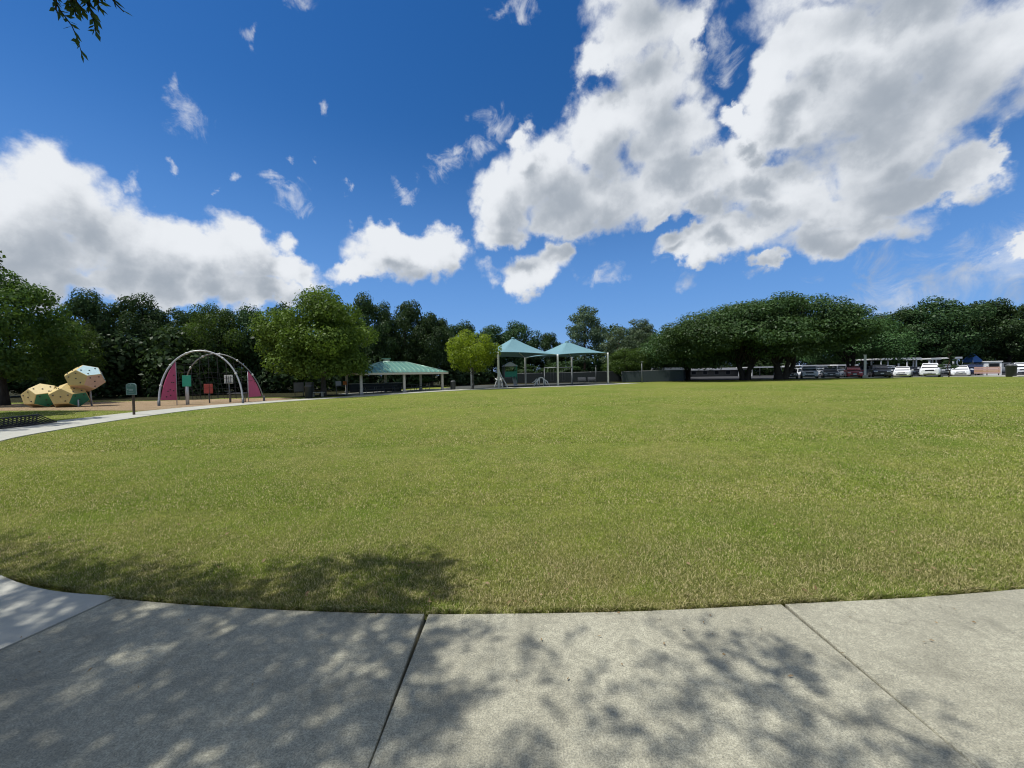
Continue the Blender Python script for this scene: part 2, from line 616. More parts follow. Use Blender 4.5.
def mesh_np(name, verts, faces_n, mat, parent=None, k=4):
    """verts (N,3); consecutive groups of k vertices are one face, unless faces_n is given as an index array"""
    me = bpy.data.meshes.new(name)
    nv = len(verts)
    me.vertices.add(nv)
    me.vertices.foreach_set('co', np.asarray(verts, np.float32).ravel())
    idx = np.arange(nv, dtype=np.int32) if faces_n is None else np.asarray(faces_n, np.int32).ravel()
    nf = len(idx) // k
    me.loops.add(len(idx))
    me.loops.foreach_set('vertex_index', idx)
    me.polygons.add(nf)
    me.polygons.foreach_set('loop_start', np.arange(0, nf * k, k, dtype=np.int32))
    me.polygons.foreach_set('loop_total', np.full(nf, k, np.int32))
    me.update(calc_edges=True)
    me.materials.append(MATS[mat])
    o = bpy.data.objects.new(name, me)
    COL.objects.link(o)
    if parent: o.parent = parent
    return o


# ------------------------------------------------------------------ ground regions
def spline(pts, n=8):
    out = []
    P = [pts[0]] + list(pts) + [pts[-1]]
    for i in range(1, len(P) - 2):
        p0, p1, p2, p3 = [np.array(P[i + j], float) for j in (-1, 0, 1, 2)]
        for q in range(n):
            t = q / n
            out.append(.5 * ((2 * p1) + (-p0 + p2) * t + (2 * p0 - 5 * p1 + 4 * p2 - p3) * t * t + (-p0 + 3 * p1 - 3 * p2 + p3) * t ** 3))
    out.append(np.array(pts[-1], float))
    return [tuple(float(c) for c in p) for p in out]


def offset(line, w):
    out = []
    for i, p in enumerate(line):
        a = np.array(line[max(i - 1, 0)])
        b = np.array(line[min(i + 1, len(line) - 1)])
        t = (b - a) / np.linalg.norm(b - a)
        out.append((p[0] - t[1] * w, p[1] + t[0] * w))
    return out


def inside(x, y, poly):
    c = False
    j = len(poly) - 1
    for i in range(len(poly)):
        xi, yi = poly[i]
        xj, yj = poly[j]
        if (yi > y) != (yj > y) and x < (xj - xi) * (y - yi) / (yj - yi) + xi:
            c = not c
        j = i
    return c


# the lawn's edge, walked clockwise: the near path, the playground side, the far side
EDGE = spline([(-2.96, 2.85), (-4.27, 3.2), (-7.6, 4.9), (-11.4, 7.9), (-14.5, 11.0), (-16.1, 13.9), (-18.1, 18.9), (-19.5, 24.4), (-19.3, 29.6), (-17.4, 33.8),
               (-13.3, 37.0), (-7.6, 41.0), (3.4, 47.6), (18.2, 55.3)], 8)
OUTER = offset(EDGE, 2.7)          # ring path, 2.7 m wide, on the far side of the edge
ring = EDGE + list(reversed(OUTER))
# where the ring meets the slabs at our feet keep a clean joint
ring = EDGE + list(reversed(OUTER[3:])) + [(-3.605, 0.2)]
MULCH = spline([(-22.6, 24.0), (-30, 25.6), (-41, 27.2), (-48, 31), (-44, 35.5), (-33, 36.5), (-27, 38.2), (-21.0, 38.0), (-20.6, 35.3), (-22.0, 31.0), (-22.5, 26.5), (-22.6, 24.0)], 4)[:-1]
PLAY = [(-7.5, 46.4), (-2.6, 48.3), (3.2, 51.0), (10, 54.6), (17, 58.6), (12, 68), (-8, 62), (-9.5, 52)]
LOT = [(27, 62), (31, 58.5), (36, 56.4), (44, 54.4), (52, 53.0), (60, 51.9), (66, 51.0), (66, 46.2), (80, 44.2), (125, 40), (125, 110), (20, 110), (20, 72)]
WALK = [(66, 51.0), (60, 51.9), (52, 53.0), (44, 54.4), (36, 56.4), (36, 55.9), (44, 53.9), (52, 52.5), (57, 51.6), (59.5, 49.2), (60, 46.2), (66, 45.4), (66, 46.2)]
BED = [(-2.93, 2.80), (-1.86, 2.66), (-0.6, 2.565), (-.1, 2.555), (.84, 2.56), (1.84, 2.615), (2.8, 2.67), (3.7, 2.76), (4.28, 2.84), (5.4, 3.02), (6.75, 3.28), (9.15, 3.9), (9.15, -.95), (-3.8, -.95), (-3.58, 0.2)]
PAVC, PAVR = (-13.6, 45.1), R(35)      # middle and turn of the picnic pavilion


def pav(x, y):
    return PAVC[0] + x * math.cos(PAVR) - y * math.sin(PAVR), PAVC[1] + x * math.sin(PAVR) + y * math.cos(PAVR)


PAV = [pav(-5.3, -4.3), pav(5.3, -4.3), pav(6.5, -3.0), pav(6.5, 0), pav(5.3, 4.0), pav(-5.3, 4.0)]
REG = [('slab_bed', BED, None, 0), ('path_loop', ring, 'path_white', 0.03), ('mulch_bed', MULCH, 'mulch_tan', 0.015), ('pavilion_floor', PAV, 'path_white', 0.035),
       ('play_surface', PLAY, 'rubber_grey', 0.02), ('parking_lot', LOT, 'asphalt', 0.02), ('sidewalk', WALK, 'path_white', 0.10)]


def build_ground():
    pts, edges = [], []
    for name, poly, m, dz in REG:
        b = len(pts)
        pts += [Vector(p) for p in poly]
        n = len(poly)
        edges += [(b + i, b + (i + 1) % n) for i in range(n)]
    for x in np.arange(-70, 130.1, 2.5):
        for y in np.arange(-10, 112.1, 2.5):
            pts.append(Vector((x + .011 * y, y + .007 * x)))
    for rr in (220, 400, 900, 2200):
        for a in range(40):
            pts.append(Vector((30 + rr * math.cos(a * PI / 20), 50 + rr * math.sin(a * PI / 20))))
    V, Ed, Fc, *_ = delaunay_2d_cdt(pts, edges, [], 0, 1e-4)
    groups = {r[0]: [] for r in REG}
    allf = []
    for f in Fc:
        cx = sum(V[i].x for i in f) / len(f)
        cy = sum(V[i].y for i in f) / len(f)
        if not inside(cx, cy, BED): allf.append((f, cx, cy))      # the slabs are cast into a gap in the turf
        for name, poly, m, dz in reversed(REG):
            if inside(cx, cy, poly):
                groups[name].append(f)
                break
    zs = [land(v.x, v.y) for v in V]
    # the one ground sheet: lawn, and woodland floor beyond the edge
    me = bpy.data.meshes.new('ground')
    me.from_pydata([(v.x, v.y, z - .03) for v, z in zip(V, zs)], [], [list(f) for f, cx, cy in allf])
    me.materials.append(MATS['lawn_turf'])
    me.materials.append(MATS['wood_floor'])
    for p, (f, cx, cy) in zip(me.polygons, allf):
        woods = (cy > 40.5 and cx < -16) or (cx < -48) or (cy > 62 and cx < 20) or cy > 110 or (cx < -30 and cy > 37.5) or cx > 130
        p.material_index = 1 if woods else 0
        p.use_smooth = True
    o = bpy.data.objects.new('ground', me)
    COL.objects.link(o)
    tag(o, kind='structure')
    for name, poly, m, dz in REG:
        if m is None: continue
        fs = groups[name]
        used = sorted({i for f in fs for i in f})
        mp = {i: j for j, i in enumerate(used)}
        bm = bmesh.new()
        vs = [bm.verts.new((V[i].x, V[i].y, zs[i] - .03 + dz)) for i in used]
        for f in fs:
            bm.faces.new([vs[mp[i]] for i in f])
        be = [e for e in bm.edges if e.is_boundary]
        ex = bmesh.ops.extrude_edge_only(bm, edges=be)
        for g in ex['geom']:
            if isinstance(g, bmesh.types.BMVert):
                g.co.z -= dz + .05
        bmesh.ops.recalc_face_normals(bm, faces=bm.faces)
        me = bpy.data.meshes.new(name)
        bm.to_mesh(me)
        bm.free()
        me.materials.append(MATS[m])
        o = bpy.data.objects.new(name, me)
        COL.objects.link(o)
        tag(o, kind='structure')


build_ground()


def slabs():
    """the concrete path at our feet: cast slabs with rounded arrises and open joints"""
    top = spline([(-2.96, 2.85), (-2.4, 2.765), (-1.86, 2.70), (-1.2, 2.64), (-0.6, 2.605), (-0.1, 2.595), (.84, 2.60), (1.84, 2.655), (2.8, 2.71), (3.7, 2.80), (4.28, 2.88), (5.4, 3.06), (6.75, 3.32), (9.2, 3.95)], 3)
    cuts = [-2.96, -0.6, 1.84, 4.28, 6.75, 9.2]
    b = MB()
    for a, c in zip(cuts, cuts[1:]):
        seg = [p for p in top if a - 1e-6 <= p[0] <= c + 1e-6]
        g = .014
        pl = [(p[0], p[1]) for p in seg]
        # the joints run almost square to the edge
        lo = [(c + .02 + (c - .6) * .02, -1.0), (a + (-.03 if a > 0 else -.09 if a > -2 else -.90) + .0, -1.0)]
        poly = pl + lo
        n = len(poly)
        area = sum(poly[i][0] * poly[(i + 1) % n][1] - poly[(i + 1) % n][0] * poly[i][1] for i in range(n))
        sgn = 1 if area > 0 else -1

        def shrunk(g, z):
            q = []
            for i in range(n):
                p0, p1, p2 = [np.array(poly[(i + d) % n]) for d in (-1, 0, 1)]
                t1 = (p1 - p0) / np.linalg.norm(p1 - p0)
                t2 = (p2 - p1) / np.linalg.norm(p2 - p1)
                n1 = np.array((-t1[1], t1[0])) * sgn
                n2 = np.array((-t2[1], t2[0])) * sgn
                nn = n1 + n2
                nn /= max(nn @ n1, .2)
                p = p1 + nn * g
                q.append((p[0], p[1], z))
            return q
        b.loft([shrunk(g, -.12), shrunk(g, -.010), shrunk(g + .003, -.003), shrunk(g + .010, 0)])
    o = b.build('path', 'slab_grey')
    tag(o, kind='structure')
    # packed dirt seen down in the joints
    d = MB().box((2.7, .9, -.10), (13.2, 3.5, .04)).build('joint_filling', 'joint_dark')
    tag(d, kind='structure')


slabs()


# ------------------------------------------------------------------ grass
def on_lawn(x, y):
    ok = np.ones(len(x), bool)
    ex = np.array([p[0] for p in NEAR_TOP]); ey = np.array([p[1] for p in NEAR_TOP])
    edge = np.interp(x, ex, ey)
    return y > edge + .0


NEAR_TOP = sorted([(-4.27, 3.2), (-7.6, 4.9), (-11.4, 7.9), (-14.5, 11.0), (-2.96, 2.85), (-2.4, 2.765), (-1.86, 2.70), (-1.2, 2.64), (-0.6, 2.605), (-0.1, 2.595),
                   (.84, 2.60), (1.84, 2.655), (2.8, 2.71), (3.7, 2.80), (4.28, 2.88), (5.4, 3.06), (6.75, 3.32), (9.2, 3.95), (14, 5.6), (20, 8)])


def grass():
    rng = np.random.default_rng(5)
    parts = []
    #   count, near, far, blade length, blade width
    for n, y0, y1, ln, wd in ((340000, 2.55, 4.8, .025, .0040), (210000, 4.8, 9.0, .028, .0068), (130000, 9.0, 19.0, .034, .014), (50000, 19, 38, .036, .030)):
        u = rng.random(n)
        y = 1 / (1 / y0 + u * (1 / y1 - 1 / y0))      # thinner with distance
        x = (rng.random(n) * 2 - 1) * (1.36 * y + 1.0) + 0
        k = on_lawn(x, y)
        x, y = x[k], y[k]
        n = len(x)
        # bare and thin patches
        z = np.array([land(a, b) for a, b in zip(x, y)]) - .03
        az = rng.random(n) * 2 * PI
        lean = .35 + rng.random(n) ** .6 * 1.2
        L = ln * (.55 + .75 * rng.random(n))
        W = wd * (.7 + .6 * rng.random(n))
        dx, dy = np.cos(az), np.sin(az)
        sx, sy = -dy * W / 2, dx * W / 2
        base = np.stack([x, y, z], 1)
        side = np.stack([sx, sy, 0 * sx], 1)
        h1 = np.stack([dx * np.sin(lean * .5) * L * .55, dy * np.sin(lean * .5) * L * .55, np.cos(lean * .5) * L * .55], 1)
        h2 = h1 + np.stack([dx * np.sin(lean) * L * .5, dy * np.sin(lean) * L * .5, np.cos(lean) * L * .5], 1)
        V = np.stack([base - side, base + side, base + h1 + side * .8, base + h1 - side * .8, base + h2], 1)   # 5 verts
        parts.append(V.reshape(-1, 3))
    # ragged fringe over the concrete's edge
    n = 26000
    x = rng.random(n) * 13.2 - 4.2
    clump = .5 + .5 * np.sin(x * 7.3) * np.sin(x * 2.9 + 1.3) + .3 * np.sin(x * 23)
    k = rng.random(n) < clump
    x = x[k]
    n = len(x)
    y = np.interp(x, [p[0] for p in NEAR_TOP], [p[1] for p in NEAR_TOP]) + rng.random(n) * .05
    az = -PI / 2 + rng.normal(size=n) * .8
    lean = .7 + rng.random(n) * .8
    L = .03 + .06 * rng.random(n) ** 2
    W = .0036 + .002 * rng.random(n)
    dx, dy = np.cos(az), np.sin(az)
    base = np.stack([x, y, np.full(n, -.02)], 1)
    side = np.stack([-dy * W / 2, dx * W / 2, 0 * x], 1)
    h1 = np.stack([dx * np.sin(lean * .5) * L * .55, dy * np.sin(lean * .5) * L * .55, np.cos(lean * .5) * L * .55], 1)
    h2 = h1 + np.stack([dx * np.sin(lean) * L * .5, dy * np.sin(lean) * L * .5, np.cos(lean) * L * .5], 1)
    parts.append(np.stack([base - side, base + side, base + h1 + side * .8, base + h1 - side * .8, base + h2], 1).reshape(-1, 3))
    V = np.concatenate(parts)
    nb = len(V) // 5
    me = bpy.data.meshes.new('grass')
    me.vertices.add(len(V))
    me.vertices.foreach_set('co', V.astype(np.float32).ravel())
    b = (np.arange(nb) * 5)[:, None]
    idx = (b + np.array([0, 1, 2, 3, 3, 2, 4])).ravel().astype(np.int32)
    me.loops.add(len(idx))
    me.loops.foreach_set('vertex_index', idx)
    me.polygons.add(nb * 2)
    st = (np.arange(nb) * 7)[:, None] + np.array([0, 4])
    me.polygons.foreach_set('loop_start', st.ravel().astype(np.int32))
    me.polygons.foreach_set('loop_total', np.tile([4, 3], nb).astype(np.int32))
    me.update(calc_edges=True)
    me.materials.append(MATS['grass_blade'])
    o = bpy.data.objects.new('grass', me)
    COL.objects.link(o)
    tag(o, 'short mown grass of the wide lawn, green with straw patches', 'grass', kind='stuff')


grass()


def litter():
    """dry oak leaves and clippings blown over the path and the turf's edge"""
    rng = np.random.default_rng(15)
    V = []
    for i in range(380):
        if i < 46:
            x, y, z = rng.random() * 7 - 3.2, 1.2 + 1.38 * rng.random() ** .35, .004
        else:
            y = 2.7 + 5 * rng.random() ** 1.8
            x, z = (rng.random() * 2 - 1) * y * 1.3, -.004
            if y < np.interp(x, [p[0] for p in NEAR_TOP], [p[1] for p in NEAR_TOP]): continue
        a = rng.random() * 2 * PI
        s = (.010 if i < 46 else .017) * (.5 + rng.random())
        u = np.array([math.cos(a), math.sin(a), .25 * rng.normal()])
        w = np.array([-math.sin(a), math.cos(a), .3 * rng.normal()])
        c = np.array([x, y, z + .006])
        V.append(np.stack([c - u * s, c - w * s * .35, c + u * s, c + w * s * .35 + np.array([0, 0, .004])]))
    o = mesh_np('leaf_litter', np.concatenate(V), None, 'dry_leaf')
    tag(o, 'scattered dry brown leaves and clippings on the path and turf edge', 'leaf litter', kind='stuff')


leafmat('dry_leaf', (.16, .10, .05), (.38, .28, .15), .2)
litter()


# ------------------------------------------------------------------ trees
def leaves(rng, clumps, n, size, shell=.45, flat=0.0, aspect=.55):
    """leaf faces spread through ellipsoid clumps (cx,cy,cz,rx,ry,rz); returns quads"""
    cl = np.array(clumps, float)
    w = cl[:, 3] * cl[:, 4] + cl[:, 4] * cl[:, 5]
    pick = rng.choice(len(cl), n, p=w / w.sum())
    d = rng.normal(size=(n, 3))
    d /= np.linalg.norm(d, axis=1)[:, None]
    r = (1 - shell * rng.random(n) ** 1.6) * (1 + .08 * rng.normal(size=n))
    p = cl[pick, :3] + d * cl[pick, 3:] * r[:, None]
    nrm = d * 1.1 + rng.normal(size=(n, 3)) * .55
    nrm[:, 2] += .35 + flat
    nrm /= np.linalg.norm(nrm, axis=1)[:, None]
    t = np.cross(nrm, rng.normal(size=(n, 3)))
    t /= np.linalg.norm(t, axis=1)[:, None]
    b = np.cross(nrm, t)
    s = size * (.6 + .8 * rng.random(n))[:, None]
    fold = nrm * s * .12
    V = np.stack([p - t * s * .5, p - b * s * aspect * .5 + fold, p + t * s * .5, p + b * s * aspect * .5 + fold], 1)
    return V.reshape(-1, 3)


def limb(a, b, sag, n=5, rnd=None):
    a, b = Vector(a), Vector(b)
    out = []
    for i in range(n + 1):
        t = i / n
        p = a.lerp(b, t)
        p.z += sag * math.sin(PI * t)
        if rnd and 0 < i < n:
            p += Vector((rnd.uniform(-1, 1), rnd.uniform(-1, 1), rnd.uniform(-.5, .5))) * (b - a).length * .035
        out.append(p)
    return out


def crown_round(rng, h, w, base, n=26, squat=1.0):
    """clumps of a broad crown: total height h, width w, lowest leaves at base"""
    c = []
    cz = (h + base) / 2
    rz = (h - base) / 2 * 1.02
    n = int(n * 1.7)
    for i in range(n):
        d = rng.normal(size=3)
        d /= np.linalg.norm(d)
        d[2] = d[2] * .9 + .1
        rr = .60 + .32 * rng.random()
        cr = (.095 + .085 * rng.random()) * w
        c.append((d[0] * rr * w / 2, d[1] * rr * w / 2, cz + d[2] * rr * rz, cr, cr, cr * .72 * squat))
    c.append((0, 0, cz, w * .34, w * .34, rz * .62))
    return c


def crown_pine(rng, h, w, base, n=30):
    c = []
    for i in range(n):
        t = (i + rng.random()) / n
        z = base + (h - base) * (t ** .9)
        rad = w / 2 * (1 - .72 * t) * (.6 + .45 * rng.random())
        a = rng.random() * 2 * PI
        cr = w * (.13 + .08 * rng.random()) * (1.15 - .5 * t)
        c.append((math.cos(a) * rad, math.sin(a) * rad, z, cr, cr, cr * .55))
    c.append((0, 0, h - w * .08, w * .12, w * .12, w * .14))
    return c


def make_tree(name, label, cat, loc, clumps, n, leaf, mat, bark, trunk_r, trunk_h, seed, forks=7, group=None, lean=(0, 0), stems=None, flat=0.0, aspect=.55, shell=.45, limb_r=.34):
    rng = np.random.default_rng(seed)
    rnd = random.Random(seed)
    root = thing(name, label, cat, loc, 0, group)
    mesh_np('crown', leaves(rng, clumps, n, leaf, flat=flat, aspect=aspect, shell=shell), None, mat, root)
    b = MB()
    for (ox, oy, rr, th, lx, ly) in (stems or [(0, 0, trunk_r, trunk_h, lean[0], lean[1])]):
        top = Vector((ox + lx, oy + ly, th))
        pts = limb((ox, oy, -.25), top, 0, 5, rnd)
        b.tube(pts, [rr * (1.45 if i == 0 else 1.12 if i == 1 else 1.0 - .07 * i) for i in range(6)], 9)
        near = sorted(clumps, key=lambda c: (c[0] - top.x) ** 2 + (c[1] - top.y) ** 2 + .3 * (c[2] - top.z) ** 2)
        sel = [c for c in clumps if c[2] > th * .8] or clumps
        sel = sorted(sel, key=lambda c: (c[0] - top.x) ** 2 + (c[1] - top.y) ** 2)[:max(forks * 2, 4)]
        for c in rnd.sample(sel, min(forks, len(sel))):
            st = pts[-1] if rnd.random() < .6 else pts[-2]
            l = limb(st, (c[0], c[1], c[2]), -.06 * (Vector(c[:3]) - st).length, 5, rnd)
            b.tube(l, [rr * limb_r * (1 - .15 * i) + .012 for i in range(6)], 6)
    b.build('trunk', bark, root)
    return root


def place_tree(px, Y, top, hgt_w):
    X = across(px, Y)
    z = land(X, Y)
    return (X, Y, z - .03), rise(px, top, Y) - z


PROTO = {}


def proto(kind, seed):
    """an unplaced tree 10 m high, reused by copying"""
    rng = np.random.default_rng(seed)
    if kind == 'broad':
        return dict(cl=crown_round(rng, 10, 8.4, .8, 30), n=20000, leaf=.27, mat='leaf_dark', bark='bark_dark', r=.26, th=3.4)
    if kind == 'mid':
        return dict(cl=crown_round(rng, 10, 8.8, .9, 30), n=24000, leaf=.23, mat='leaf_mid', bark='bark_dark', r=.24, th=3.2)
    if kind == 'pine':
        return dict(cl=crown_pine(rng, 10, 5.6, 3.0, 34), n=11000, leaf=.28, mat='leaf_pine', bark='bark_pine', r=.17, th=8.5)
    if kind == 'greypine':
        return dict(cl=crown_round(rng, 10, 6.2, 1.5, 36, .8), n=11000, leaf=.24, mat='leaf_greypine', bark='bark_pine', r=.17, th=7.0)
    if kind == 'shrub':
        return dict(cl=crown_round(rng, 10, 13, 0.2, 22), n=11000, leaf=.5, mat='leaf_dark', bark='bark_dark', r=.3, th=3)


NAMES = {'broad': 'woodland_tree', 'mid': 'leafy_tree', 'pine': 'pine_tree', 'greypine': 'pine_tree', 'shrub': 'shrub'}
CATS = {'broad': 'tree', 'mid': 'tree', 'pine': 'pine', 'greypine': 'pine', 'shrub': 'shrub'}


def tree(kind, var, px, Y, top, width, rz, label, group):
    loc, hgt = place_tree(px, Y, top, width)
    W = width * Y / FOC
    key = (kind, var)
    base_w = {'broad': 9.9, 'mid': 10.4, 'pine': 5.8, 'greypine': 7.3, 'shrub': 15.5}[kind]
    sc = (W / base_w, W / base_w, hgt / 10.45)
    if key not in PROTO:
        p = proto(kind, 100 + var * 7 + len(kind))
        t = make_tree(NAMES[kind], label, CATS[kind], loc, p['cl'], p['n'], p['leaf'], p['mat'], p['bark'], p['r'], p['th'], 11 + var, group=group)
        t.rotation_euler = (0, 0, rz)
        t.scale = sc
        PROTO[key] = t
        return t
    return dup(PROTO[key], loc, rz, label, sc, group)


WOOD = 'trees of the woods behind the playground'
BACK = 'trees standing beyond the shade canopies'
EAST = 'trees behind the parked cars'
for a in [
    ('mid', 0, 4, 33, 262, 128, 0.3, 'tall leafy tree cut by the left edge of the photo, highest of the woods', WOOD),
    ('mid', 1, 66, 41, 312, 70, 1.2, 'low mid-green tree filling the dip in the tree line above the climbing boulders', WOOD),
    ('broad', 0, 98, 47, 287, 74, 2.0, 'dark tree above the top boulder of the play climber, first right of the dip', WOOD),
    ('broad', 1, 138, 50, 289, 72, 4.4, 'dark tree standing behind the green arched sign', WOOD),
    ('broad', 2, 178, 53, 300, 70, 0.9, 'dark tree behind the left leg of the arch climber', WOOD),
    ('mid', 0, 214, 51, 296, 68, 3.1, 'greener tree rising behind the top of the arch climber', WOOD),
    ('broad', 0, 248, 54, 300, 60, 5.2, 'dark tree between arch climber and the big light-green shade tree', WOOD),
    ('broad', 1, 285, 62, 300, 60, 2.9, 'dark tree mostly hidden behind the big light-green shade tree', WOOD),
    ('broad', 0, 374, 60, 290, 60, 1.0, 'dark tree just right of the big light-green shade tree', WOOD),
    ('broad', 2, 406, 63, 293, 64, 2.4, 'dark tree with the rounded top straight above the green pavilion roof', WOOD),
    ('broad', 2, 432, 62, 306, 52, 1.7, 'dark tree above the right end of the pavilion roof', WOOD),
    ('broad', 0, 458, 72, 318, 56, 3.6, 'dark tree behind the small lime-green tree', BACK),
    ('broad', 1, 492, 80, 322, 54, 5.0, 'dark tree above the left shade canopy', BACK),
    ('broad', 1, 518, 84, 318, 50, 0.2, 'dark tree seen between the two canopy peaks', BACK),
    ('broad', 2, 546, 84, 328, 40, 2.2, 'short dark tree left of the tall grey-green pine', BACK),
    ('greypine', 0, 585, 78, 301, 46, 0.0, 'tall grey-green pine standing alone above the right canopy', BACK),
    ('greypine', 1, 618, 70, 325, 44, 1.1, 'airy pine right of the tallest canopy post', BACK),
    ('greypine', 0, 642, 74, 314, 36, 2.6, 'slim pine with an open top left of the wide oak', BACK),
    ('mid', 1, 628, 63, 345, 52, 0.6, 'low bushy tree over the windscreen fence', BACK),
    ('broad', 1, 664, 76, 334, 50, 4.0, 'dark tree half hidden by the left side of the wide oak', BACK),
    ('broad', 0, 898, 80, 303, 74, 3.3, 'dark tree behind the white carport posts right of the wide oaks', EAST),
    ('broad', 1, 938, 76, 294, 78, 0.8, 'dark tree behind the white sport utility car', EAST),
    ('broad', 2, 975, 78, 294, 76, 1.5, 'dark tree above the blue canopy tent', EAST),
    ('broad', 0, 1010, 74, 296, 70, 5.7, 'dark tree above the white kiosk near the right edge', EAST),
    ('mid', 1, 1052, 72, 312, 80, 2.2, 'tree cut by the right edge of the photo', EAST),
    ('broad', 1, 862, 82, 318, 60, 5.1, 'dark tree behind the red car', EAST),
]:
    tree(*a)
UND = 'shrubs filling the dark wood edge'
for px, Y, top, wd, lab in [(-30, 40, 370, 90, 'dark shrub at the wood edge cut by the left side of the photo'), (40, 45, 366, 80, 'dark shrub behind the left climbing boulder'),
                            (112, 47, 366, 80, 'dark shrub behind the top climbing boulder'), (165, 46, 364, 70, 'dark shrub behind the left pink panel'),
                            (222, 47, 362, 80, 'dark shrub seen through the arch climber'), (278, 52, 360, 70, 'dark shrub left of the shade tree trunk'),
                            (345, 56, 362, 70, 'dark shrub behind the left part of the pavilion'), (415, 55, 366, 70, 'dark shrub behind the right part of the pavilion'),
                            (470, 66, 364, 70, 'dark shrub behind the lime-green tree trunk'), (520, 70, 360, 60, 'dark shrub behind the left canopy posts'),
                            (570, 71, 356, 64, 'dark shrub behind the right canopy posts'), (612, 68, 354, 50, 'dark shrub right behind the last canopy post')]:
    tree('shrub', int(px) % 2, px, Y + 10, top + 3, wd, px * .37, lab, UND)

# woods that read as one mass behind the single trees
rng = np.random.default_rng(3)


def woods(name, label, cells, n, leaf):
    cl = []
    for (x0, y0, x1, y1, hh) in cells:
        m = max(int(math.hypot(x1 - x0, y1 - y0) / 3.2), 2)
        for i in range(m):
            t = (i + rng.random()) / m
            for z in np.arange(1.0, hh, 2.4):
                cl.append((x0 + (x1 - x0) * t + rng.normal() * .8, y0 + (y1 - y0) * t + rng.normal() * 1.2, z + rng.normal() * .6, 2.4, 2.4, 1.9))
    o = mesh_np(name, leaves(rng, cl, n, leaf, shell=.6), None, 'leaf_dark')
    tag(o, label, 'woods', kind='stuff')


woods('distant_woods', 'far-off dark wood closing the view behind the single trees', [(-110, 34, -62, 52, 9), (-62, 52, -34, 64, 10.5), (-34, 64, -12, 78, 10.5), (-12, 84, 34, 92, 8), (20, 92, 62, 100, 12), (60, 104, 140, 96, 11), (140, 96, 150, 60, 12), (40, 108, 150, 103, 12), (-50, 45, -18, 60, 6), (-22, 60, -4, 68, 5)], 270000, .58)

# the big light-green shade tree beside the pavilion
loc, hg = place_tree(322, 40.2, 291, 125)
rng_a = np.random.default_rng(21)
cl = crown_round(rng_a, hg * .95, 10.8, 1.1, 38)
cl += [(4.0, -1.6, 3.5, 1.5, 1.5, 1.1), (3.0, -2.2, 2.9, 1.4, 1.3, .9), (4.6, -1.2, 2.9, 1.0, 1.0, .8), (1.5, -2.6, 2.6, 1.3, 1.2, .8)]
make_tree('shade_tree', 'broad light-green shade tree in full leaf beside the green-roofed pavilion', 'tree', loc, cl, 46000, .26, 'leaf_light', 'bark_grey', .30, 2.9, 22, forks=9, lean=(.2, 0))
# the small lime-green tree
loc, hg = place_tree(473, 45.5, 328, 54)
cl = crown_round(np.random.default_rng(31), hg * .97, 6.1, 1.2, 26)
make_tree('young_tree', 'small bright lime-green tree left of the shade canopies', 'tree', loc, cl, 13000, .20, 'leaf_lime', 'bark_grey', .13, 1.7, 32, forks=7)


# the wide oaks by the car park: flat-topped umbrella crowns on several stems
def umbrella(name, label, px, Y, x0, x1, top, base_py, seed, stems, n):
    X = across(px, Y)
    z0 = land(X, Y) - .03
    g = np.random.default_rng(seed)
    xl, xr = (across(x0, Y) - X), (across(x1, Y) - X)
    hz = rise(px, top, Y) - z0
    lo = rise(px, base_py, Y) - z0
    cl = []
    for i in range(150):
        a = g.random() * 2 * PI
        r = math.sqrt(g.random()) * .93
        ex = (xr if math.cos(a) > 0 else -xl) * r * math.cos(a)
        ey = 7.2 * r * math.sin(a)
        dome = math.sqrt(max(1 - r * r, 0.0))
        zt = lo + .6 + (hz - lo - 1.0) * dome ** 1.1
        q = g.random() ** .45
        z = lo + .3 + (zt - lo - .3) * q
        cr = 1.2 + .8 * g.random()
        cl.append((ex, ey, z, cr * 1.3, cr * 1.2, cr * .55))
    return make_tree(name, label, 'tree', (X, Y, z0), cl, n, .30, 'leaf_oak', 'bark_dark', .5, 2.2, seed, forks=12, stems=stems, flat=.5, limb_r=.36, group='wide oaks by the car park')


umbrella('oak_tree', 'left one of the wide umbrella oaks, its dark trunk forking low', 744, 55.0, 652, 812, 297, 362, 41,
         [(0, 0, .42, 2.4, -.7, .2), (.5, .3, .40, 2.6, .8, -.2), (.25, -.3, .33, 2.2, .1, -.6)], 52000)
umbrella('oak_tree', 'wide umbrella oak with the thick greyish trunk beside the first parked car', 780, 53.0, 700, 866, 290, 358, 43,
         [(0, 0, .55, 2.3, -.5, .1), (.7, .2, .40, 2.5, 1.5, .2), (.3, -.2, .36, 2.5, .3, -.5)], 52000)
umbrella('oak_tree', 'lower spreading oak right of the wide oaks, over the red car', 852, 64.0, 806, 886, 314, 364, 47,
         [(0, 0, .38, 2.8, .3, .1), (.3, .2, .3, 2.8, -.8, .2)], 28000)
umbrella('oak_tree', 'low left-hand oak reaching down behind the windscreen fence', 688, 62.0, 644, 745, 324, 372, 49,
         [(0, 0, .33, 2.2, .3, .1), (.3, .2, .25, 2.3, -.6, .2)], 28000)

# slim sapling in front of the parked cars
loc, hg = place_tree(948, 50.0, 345, 12)
cl = crown_pine(np.random.default_rng(51), hg, 1.5, 1.0, 26)
make_tree('sapling', 'slim dark sapling between the white sport utility car and a white sedan', 'tree', loc, cl, 2600, .13, 'leaf_pine', 'bark_pine', .05, hg * .85, 52, forks=8)
# tree outside the photo on the left; its shade falls on the path by the bike rack


